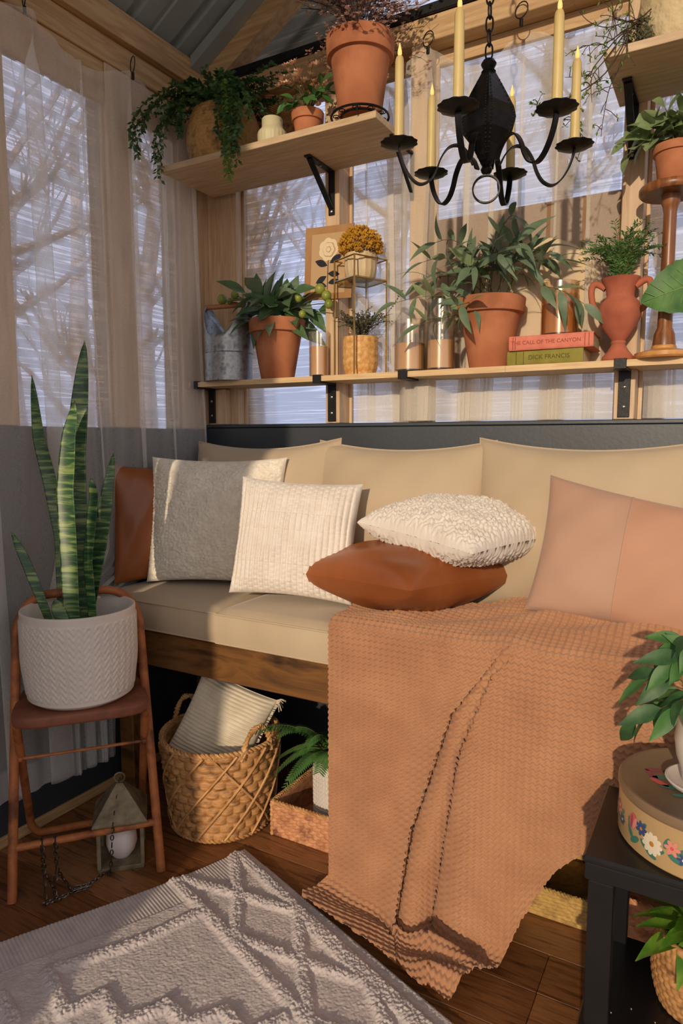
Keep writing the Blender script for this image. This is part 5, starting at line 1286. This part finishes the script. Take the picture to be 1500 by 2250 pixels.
# woven pot of bright leaves on the lower shelf
gp = thing('potted_plant', 'seagrass pot of bright green leaves on the black table lower shelf', 'plant', (.006, 1.300*KT, .1515)); gp.scale = (KT,)*3
th = np.linspace(0, 2*np.pi, 240, endpoint=False)[None, :]; zz = np.linspace(0, 1, 70)[:, None]
pr_ = .060+.022*np.sin(np.pi*(zz*.75+.12)); row = np.floor(zz*12); fz = zz*12-row; a = th*34/(2*np.pi)+.35*row
rr = pr_+.0034*np.abs(np.sin(np.pi*a))**.6*np.sin(np.pi*fz)**.5; HG = .135
o_ = gridmesh('weave', np.concatenate([np.stack([rr*np.cos(th), rr*np.sin(th), .001+zz*HG+0*th], -1), np.stack([(pr_[-1:]-.007)*np.cos(th), (pr_[-1:]-.007)*np.sin(th), 0*th+HG], -1), np.stack([(pr_[-1:]-.012)*np.cos(th), (pr_[-1:]-.012)*np.sin(th), 0*th+HG*.6], -1), np.stack([0*th, 0*th, 0*th+HG*.6], -1)], 0), 'wicker', gp, wrap_u=True); o_['kind'] = 'stuff'
MB().lathe([(.001, HG-.008), (.058, HG-.012)], 20).build('soil', 'soil', gp)
M('leaf_vivid', (76, 128, 34), (150, 186, 70), scale=18, rough=.4, trans=.3)
bl = [leaf_mesh('strap_leaf', L, W, 'leaf_vivid', curl=c, fold=.25, shape=.75) for L, W, c in ((.095, .042, .6), (.085, .044, .9), (.10, .04, .4))]
for k in range(38):
    a = k*2.4; rr_ = .012+.045*math.sqrt(k/38); el_ = 1.2-1.25*(k/38)
    put('leaf', random.choice(bl), gp, frame((math.cos(a)*math.cos(el_), math.sin(a)*math.cos(el_), math.sin(el_)), (0, 0, 1) if el_ < 1 else (math.cos(a), math.sin(a), .3), (rr_*math.cos(a)*.6, rr_*math.sin(a)*.6, HG-.008+.03*(1-k/38)), rnd(.75, 1.05)))
# ================================================================= chandelier and its candles
M('wrought_iron', (18, 18, 20), (34, 34, 36), scale=40, rough=.38, metal=.6, bump=.25, bscale=90, bdist=.002)
M('taper_wax', (206, 182, 120), (222, 200, 142), scale=8, rough=.4)
m, nt, pb, out = nodes('flame'); pb.inputs['Base Color'].default_value = (.9, .55, .2, 1); pb.inputs['Emission Color'].default_value = (1, .55, .15, 1); pb.inputs['Emission Strength'].default_value = .8
c0 = atd(1070, 300, 1.5); PZ = 1.757            # height of the drip plates
cz = lambda py: atd(1070, py, 1.5).z
ct = thing('chandelier', 'black wrought iron six-arm chandelier hanging on a chain', 'chandelier', (c0.x, c0.y, PZ))
zt, zm, zb = cz(168)-PZ, cz(262)-PZ, cz(366)-PZ
b = MB(); rm = .050; rot = R(20); ringv = []
prof = [(.010, zt+.012), (.015, zt), (.034, zt-.035), (.053, zm+.022), (.058, zm), (.051, zm-.030), (.030, zb+.045), (.011, zb+.006), (.008, zb)]
vs = []; fs = []
for r_, z in prof:
    for k in range(4): a = rot+k*math.pi/2; vs.append((r_*math.cos(a)*1.05, r_*math.sin(a)*1.05, z))
for i in range(len(prof)-1):
    for k in range(4): fs.append((i*4+k, i*4+(k+1) % 4, i*4+4+(k+1) % 4, i*4+4+k))
fs += [(3, 2, 1, 0), tuple(len(vs)-4+k for k in range(4))]
b.add(vs, fs).build('body', 'wrought_iron', ct, False)
b = MB()
for k in range(4):
    for i in range(22):
        f_ = i/21*(len(prof)-4)+1.5; j = int(f_); r_ = prof[j][0]+(prof[j+1][0]-prof[j][0])*(f_-j); z = prof[j][1]+(prof[j+1][1]-prof[j][1])*(f_-j); a0 = rot+k*math.pi/2
        for s_ in (.10, .90):
            p0 = Vector((math.cos(a0), math.sin(a0), 0)); p1 = Vector((math.cos(a0+math.pi/2), math.sin(a0+math.pi/2), 0)); q = p0.lerp(p1, s_)*r_*1.05; b.ball((q.x, q.y, z), .0024, 6, 4)
o_ = b.build('rivets', 'wrought_iron', ct); o_['kind'] = 'stuff'
MB().lathe([(.004, zt+.030), (.012, zt+.026), (.017, zt+.018), (.014, zt+.012), (.010, zt+.006), (.016, zt+.002), (.010, zt-.004)], 16).build('top_finial', 'wrought_iron', ct)
MB().lathe([(.004, zb-.016), (.011, zb-.010), (.013, zb-.004), (.009, zb+.004), (.014, zb+.010)], 16).build('bottom_finial', 'wrought_iron', ct)
zc = zb-.016-.029
vdir = Vector((c0.x, c0.y, 0)).normalized(); sdir = Vector((vdir.y, -vdir.x, 0))
MB().strap([sdir*(math.cos(a)*.029)+Vector((0, 0, zc+math.sin(a)*.029)) for a in [i*math.pi/16 for i in range(33)]], .009, .003, vdir).build('ring', 'wrought_iron', ct)
# chain up to the ridge: each link a part
RIDGE_Z = zr(c0.x)-.16-PZ; z = zt+.030; k = 0; LL = .034
while z < RIDGE_Z+.02:
    s_ = sdir if k % 2 == 0 else (sdir*.35+vdir*.93).normalized(); l_, w_ = LL/2, .0075
    P = [s_*(math.cos(a)*w_)+Vector((0, 0, z+.013+math.copysign(abs(math.sin(a))**.7, math.sin(a))*l_)) for a in [i*math.pi/8 for i in range(16)]]
    MB().tube(P, .0021, 6, True).build('chain_link', 'wrought_iron', ct); z += LL-.006; k += 1
b = MB(); b.tube([(0, 0, z-.01), (0, 0, z+.06)], .003, 6); b.build('hook', 'wrought_iron', ct)
base = math.atan2(-c0.y, -c0.x); RA = .194
CL = ['at the far left of the chandelier, over the shelf end', 'at the back left of the chandelier, shorter in view', 'at the front of the chandelier, left of the chain', 'at the front right of the chandelier', 'at the far right of the chandelier near the twigs', 'at the back of the chandelier behind the iron body']
for i, da in enumerate((-77, -137, -17, 43, 103, 163)):
    a = base+R(da); d = Vector((math.cos(a), math.sin(a), 0)); sd_ = Vector((-d.y, d.x, 0))
    keys = [(.030, -.035), (.042, -.012), (.062, .004), (.084, .0), (.101, -.022), (.112, -.050), (.126, -.070), (.146, -.078), (.164, -.068), (.180, -.045), (.190, -.020), (.194, -.002)]
    P = [d*r_+Vector((0, 0, z_)) for r_, z_ in keys]; Q = []
    for j in range(len(P)-1):
        p0, p1, p2, p3 = P[max(j-1, 0)], P[j], P[j+1], P[min(j+2, len(P)-1)]
        for q in range(4): t_ = q/4; Q.append(.5*((2*p1)+(p2-p0)*t_+(2*p0-5*p1+4*p2-p3)*t_*t_+(3*p1-p0-3*p2+p3)*t_**3))
    Q.append(P[-1])
    arm = MB().strap(Q, .0130, .0032, sd_).build('arm', 'wrought_iron', ct)
    MB().lathe([(.001, -.002), (.012, -.002), (.030, .002), (.040, .007), (.0405, .0085), (.030, .0045), (.012, .001), (.001, .001)], 48, Matrix.Translation(d*RA), fn=lambda w, z, i_: (.0016*math.sin(w*12) if i_ in (3, 4) else 0)).build('drip_plate', 'wrought_iron', arm)
    MB().lathe([(.001, .001), (.0125, .001), (.0125, .020), (.0115, .020), (.0115, .003), (.001, .003)], 20, Matrix.Translation(d*RA)).build('candle_cup', 'wrought_iron', arm)
    cd_ = thing('taper_candle', 'ivory taper candle '+CL[i], 'candle', Vector((c0.x, c0.y, PZ))+d*RA+Vector((0, 0, .0035)), 0, 'taper candles of the chandelier')
    hC = .182; b = MB(); b.lathe([(.001, 0), (.0110, 0), (.0108, .02), (.0096, hC-.010), (.0086, hC-.004), (.0070, hC), (.001, hC+.001)], 20, fn=lambda w, z, i_: .0004*math.sin(w*3+z*60)); b.build('wax', 'taper_wax', cd_)
    MB().lathe([(.0022, hC), (.0048, hC+.006), (.0046, hC+.012), (.0024, hC+.021), (.0004, hC+.029)], 12).build('flame_tip', 'flame', cd_)

# ================================================================= things on the crowded high shelf
UZ = 1.9872
# trailing plant in a woven basket
p = at(492, 330, y=1.835); t = thing('trailing_plant', 'woven basket spilling long trailing green vines over the high shelf', 'plant', (p.x, 1.838, UZ))
th = np.linspace(0, 2*np.pi, 260, endpoint=False)[None, :]; zz = np.linspace(0, 1, 90)[:, None]; HW = .175
pr_ = .088+.030*np.sin(np.pi*(zz*.8+.12)); row = np.floor(zz*16); fz = zz*16-row; a = th*40/(2*np.pi)+.4*row
rr = pr_+.0030*np.abs(np.sin(np.pi*a))**.6*np.sin(np.pi*fz)**.5
M('raffia', (128, 92, 46), (190, 148, 88), (160, 120, 66), scale=30, detail=4, rough=.7, lo=.3, hi=.7)
o_ = gridmesh('weave', np.concatenate([np.stack([0*th, 0*th, 0*th+.001], -1), np.stack([rr*np.cos(th), rr*np.sin(th), .001+zz*HW+0*th], -1), np.stack([(pr_[-1:]-.008)*np.cos(th), (pr_[-1:]-.008)*np.sin(th), 0*th+HW], -1), np.stack([0*th, 0*th, 0*th+HW*.85], -1)], 0), 'raffia', t, wrap_u=True); o_['kind'] = 'stuff'
def vine(P, n, L, W, mats=('stem', 'leaf_trail')):
    b = MB(); sprig_mb(b, P, n, L, W, .0011, .05, .85); b.build('vine', list(mats), t, False)
o = t.location
def vpt(px, py, y): return at(px, py, y=y)-o
for px, py, y, m_ in ((345, 385, 1.70, 0), (352, 395, 1.70, 0), (338, 350, 1.71, 0), (292, 325, 1.72, 0), (286, 300, 1.72, 0), (300, 345, 1.72, 0), (315, 290, 1.73, 0), (390, 300, 1.72, 0), (398, 285, 1.73, 0), (372, 270, 1.73, 0),
                      (505, 395, 1.695, 1), (500, 380, 1.70, 1), (515, 360, 1.695, 0), (490, 345, 1.70, 0), (520, 330, 1.70, 0), (480, 300, 1.70, 0), (530, 290, 1.70, 0), (545, 260, 1.71, 0), (508, 385, 1.69, 1), (497, 330, 1.69, 0), (512, 310, 1.69, 0), (527, 350, 1.695, 0)):
    e = vpt(px+rnd(-5, 5), py, y)
    if e.x+o.x < -1.625: e = at(px, py, x=-1.625)-o
    a = math.atan2(e.y, e.x); rim = Vector((math.cos(a)*.11, math.sin(a)*.11, HW+.05+rnd(0, .03)))
    mid = Vector((e.x*1.0, e.y*1.0, max(e.z, 0)+.6*(HW-e.z)+.03))
    P = bez((0, 0, HW-.02), (rim.x*.6, rim.y*.6, HW+.09), rim, 5)+bez(rim, mid, e, 10)[1:]
    vine(P, 52, .020, .0115, ('stem', 'leaf_bright' if m_ else 'leaf_trail'))
ROOM[0] = .115
for k, P in enumerate(arcs((0, 0, HW-.02), 60, .075, .17, .2)): vine(P, 32, .018, .010)
for k, P in enumerate(arcs((0, 0, HW-.02), 26, .05, .21, .2, zdrop=.15)): vine(P, 32, .018, .010)
for e in ((-.24, -.06, .20), (-.22, -.02, .22), (.17, -.05, .22), (.26, -.04, .20), (.22, -.09, .19), (.29, -.03, .17), (.25, -.08, .23), (.31, -.05, .21), (-.2, -.1, .19), (.12, -.1, .2), (.2, -.06, .12), (.21, -.04, .08)): vine(bez((0, 0, HW), (e[0]*.5, e[1]*.5, HW+.08), e, 10), 40, .017, .009)
# round woven tray hanging in the window behind the shelf
p = at(572, 308, y=1.985); t = thing('woven_tray', 'round brown woven tray hanging on the window behind the high shelf', 'tray', (p.x, 1.9925, p.z))
b = MB(); Rr = .140
for k in range(22):
    r_ = .006+k*(Rr-.006)/21; b.tube([(r_*math.cos(a), .0008*math.sin(a*24+k*math.pi), r_*math.sin(a)) for a in np.linspace(0, 2*np.pi, 72, endpoint=False)], .0036, 5, True)
o_ = b.build('coils', 'wicker', t); o_['kind'] = 'stuff'
MB().tube([(Rr*1.01*math.cos(a), -.001, Rr*1.01*math.sin(a)) for a in np.linspace(0, 2*np.pi, 72, endpoint=False)], .0055, 7, True).build('rim', 'wicker', t)
# ribbed jar
p = at(597, 310, y=1.765); t = thing('ribbed_jar', 'pale green-white ribbed jar on the high shelf before the basket', 'jar', (p.x, 1.768, UZ))
M('jar_glaze', (196, 188, 150), (206, 198, 162), scale=5, rough=.5)
MB().lathe([(.001, 0), (.040, 0), (.043, .004), (.044, .034), (.042, .042), (.033, .052), (.031, .056), (.031, .078), (.029, .081), (.001, .081)], 72, fn=lambda w, z, i: (.0011*math.cos(w*22) if 1 < i < 4 else 0)).build('body', 'jar_glaze', t)
MB().tube([(0, 0, .081), (.001, 0, .088), (.004, 0, .092)], .001, 5).build('wick', 'wick', t)
# small clay pots with dried peach flowers
def star(b, c, n, R0, W0, tilt=.5):
    ax = Vector((rnd(-.5, .5), rnd(-.9, .1), 1)).normalized(); s1 = ax.orthogonal().normalized(); s2 = ax.cross(s1)
    for k in range(n):
        a = 2*math.pi*k/n; d = (s1*math.cos(a)+s2*math.sin(a))*(1-tilt*.4)+ax*tilt; u = ax.cross(d).normalized()*W0
        b.add([c, c+d*R0*.5+u, c+d*R0, c+d*R0*.5-u], [(0, 1, 2, 3)])
ROOM[0] = .15; p = at(676, 290, y=1.79); t = thing('potted_flowers', 'small clay pot of dried peach flowers on the high shelf', 'plant', (p.x, 1.79, UZ))
pot_mesh(t, .048, .034, .082, rim=.32)
for k, P in enumerate(arcs((0, 0, .07), 30, .115, .085, .1)):
    b = MB(); b.cur = 0; b.tube(P, .0008, 4); b.cur = 1
    for j in range(3): star(b, P[-1]+Vector((rnd(-.01, .01), rnd(-.01, .01), rnd(-.012, .008))), 7, .016, .004)
    b.build('flower_stem', ['stem', 'flower_peach'], t, False)
gl_ = [leaf_mesh('rose_leaf', .045, .026, 'leaf_fern', curl=.3, fold=.2)]
for e in ((.085, -.02, .115), (.07, -.03, .14), (.065, .02, .13), (-.05, -.04, .10), (.03, -.05, .10), (-.03, -.05, .105)): leafy_stem(t, bez((0, 0, .07), (e[0]*.4, e[1]*.4, .13), e), gl_, 4, .8, 1.1, t0=.5, out=.7)
p = at(633, 300, y=1.86); t = thing('clay_pot', 'tiny empty clay pot half hidden between jar and flower pot', 'pot', (p.x+.01, 1.875, UZ)); pot_mesh(t, .036, .025, .06, 'terracotta_dark')
# wire trivet and big clay pot of baby's breath
p = at(788, 258, y=1.768); X0_ = p.x+.004
t = thing('wire_trivet', 'round black wire trivet under the big clay pot', 'trivet', (X0_, 1.768, UZ)); b = MB(); hT = .020
b.tube([(.080*math.cos(a), .080*math.sin(a), hT) for a in np.linspace(0, 2*np.pi, 48, endpoint=False)], .0032, 7, True); b.tube([(.052*math.cos(a), .052*math.sin(a), hT) for a in np.linspace(0, 2*np.pi, 40, endpoint=False)], .002, 6, True)
b.build('ring', 'wrought_iron', t)
for k in range(10):
    a = 2*math.pi*k/10; b = MB(); c = Vector((math.cos(a)*.066, math.sin(a)*.066, hT)); b.tube([c+Vector((math.cos(q)*.012*(1-q/14), math.sin(q)*.012*(1-q/14), 0)) for q in np.linspace(0, 9, 20)], .0013, 5); b.build('scroll', 'wrought_iron', t)
for k in range(3): a = 2*math.pi*k/3+.9; MB().tube([(.078*math.cos(a), .078*math.sin(a), 0), (.080*math.cos(a), .080*math.sin(a), hT)], .003, 7).build('foot', 'wrought_iron', t)
t = thing('potted_flowers', 'large clay pot of dried pinkish baby\'s breath on the trivet', 'plant', (X0_, 1.768, UZ+hT+.0034))
pot_mesh(t, .095, .060, .198, rim=.26)
for k, P in enumerate(arcs((0, 0, .18), 64, .15, .17, .2)):
    b = MB(); b.cur = 0; b.tube(P, .0008, 4)
    for j in range(9):
        q, d = pathpt(P, rnd(.45, 1)); e = q+Vector((rnd(-.035, .035), rnd(-.035, .035), rnd(-.005, .035))); b.cur = 0; b.tube([q, e], .0005, 3); b.cur = 1
        for j2 in range(2): star(b, e+Vector((rnd(-.005, .005), rnd(-.005, .005), rnd(-.004, .004))), 5, .0075, .0032)
    b.build('flower_stem', ['twig', 'flower_pink'], t, False)
for k, P in enumerate(arcs((0, 0, .18), 22, .03, .19, .2, zdrop=.1)):
    b = MB(); b.cur = 0; b.tube(P, .0008, 4)
    for j in range(9):
        q, d = pathpt(P, rnd(.5, 1)); e = q+Vector((rnd(-.03, .03), rnd(-.03, .03), rnd(-.015, .03))); b.cur = 0; b.tube([q, e], .0005, 3); b.cur = 1
        for j2 in range(2): star(b, e+Vector((rnd(-.005, .005), rnd(-.005, .005), rnd(-.004, .004))), 5, .0075, .0032)
    b.build('flower_stem', ['twig', 'flower_pink'], t, False)

# ================================================================= pale vase with twigs on the other high shelf
M('crumple_cream', (206, 186, 144), (222, 204, 166), scale=6, rough=.8, bump=.8, bscale=26, bdist=.012)
vx = at(1500, 80, y=1.82); t = thing('twig_vase', 'pale crumpled vase with bare budding twigs on the high shelf', 'vase', (vx.x+.012, 1.835, UZ))
MB().lathe([(.001, 0), (.085, 0), (.096, .008), (.106, .05), (.110, .10), (.104, .15), (.085, .19), (.070, .21), (.072, .225), (.064, .225), (.06, .2), (.001, .18)], 64, fn=lambda w, z, i: (.0025*math.sin(w*9+z*50)+.0018*math.sin(w*17-z*90) if 1 < i < 8 else 0)).build('body', 'crumple_cream', t)
o = t.location
def twig(pts, parent, n=7):
    P = [at(x, y, y=yy__)-o for x, y, yy__ in pts]; Q = []
    for j in range(len(P)-1):
        p0, p1, p2, p3 = P[max(j-1, 0)], P[j], P[j+1], P[min(j+2, len(P)-1)]
        for q in range(5): t_ = q/5; Q.append(.5*((2*p1)+(p2-p0)*t_+(2*p0-5*p1+4*p2-p3)*t_*t_+(3*p1-p0-3*p2+p3)*t_**3))
    Q.append(P[-1]); b = MB(); b.cur = 0; b.tube(Q, [.0017*(1-.65*i/(len(Q)-1)) for i in range(len(Q))], 5)
    for k in range(n*2):
        q, d = pathpt(Q, rnd(.25, 1)); e = q+(d*.5+Vector((rnd(-1, 1), rnd(-.6, .6), rnd(-1, 1)))).normalized()*rnd(.012, .035); b.cur = 0; b.tube([q, q.lerp(e, .5)+Vector((0, 0, .003)), e], .0008, 4); b.cur = 1
        for j in range(3): dd = Vector((rnd(-1, 1), rnd(-1, 1), rnd(-1, 1))).normalized(); u = dd.orthogonal().normalized()*.0022; b.add([e, e+dd*.005+u, e+dd*.010, e+dd*.005-u], [(0, 1, 2, 3)])
    b.build('twig', ['twig', 'leaf_bright'], parent, False)
for pts in ([(1430, 20, 1.75), (1405, 40, 1.70), (1370, 50, 1.69), (1330, 60, 1.68), (1290, 45, 1.68), (1262, 10, 1.68)], [(1420, 30, 1.75), (1380, 60, 1.70), (1330, 95, 1.69), (1290, 100, 1.68), (1255, 115, 1.68)], [(1415, 40, 1.75), (1380, 65, 1.69), (1375, 120, 1.68), (1340, 190, 1.68), (1325, 260, 1.68), (1320, 300, 1.68)],
            [(1425, 35, 1.75), (1360, 80, 1.69), (1310, 140, 1.68), (1290, 165, 1.68), (1240, 170, 1.68)], [(1400, 50, 1.72), (1350, 40, 1.69), (1345, 10, 1.69), (1325, -40, 1.69)], [(1375, 70, 1.69), (1330, 130, 1.68), (1300, 170, 1.68), (1300, 225, 1.68)], [(1390, 60, 1.70), (1330, 160, 1.68), (1250, 215, 1.67), (1190, 240, 1.67), (1180, 222, 1.67)], [(1240, 215, 1.67), (1258, 260, 1.67), (1272, 285, 1.67), (1280, 320, 1.67)]): twig(pts, t)
b = MB(); c = at(1398, 68, y=1.72)-o
for k in range(420):
    d = Vector((rnd(-1, 1), rnd(-.6, .6), rnd(-1, 1))); q = Vector((c.x, c.y+.02, c.z))+Vector((d.x*.028, d.y*.03, d.z*.028)); dd = Vector((rnd(-1, 1), rnd(-1, 1), rnd(-1, 1))).normalized(); u = dd.orthogonal().normalized()*.002; b.add([q, q+dd*.008+u, q+dd*.016, q+dd*.008-u], [(0, 1, 2, 3)])
o_ = b.build('moss', 'leaf_grey', t, False); o_['kind'] = 'stuff'
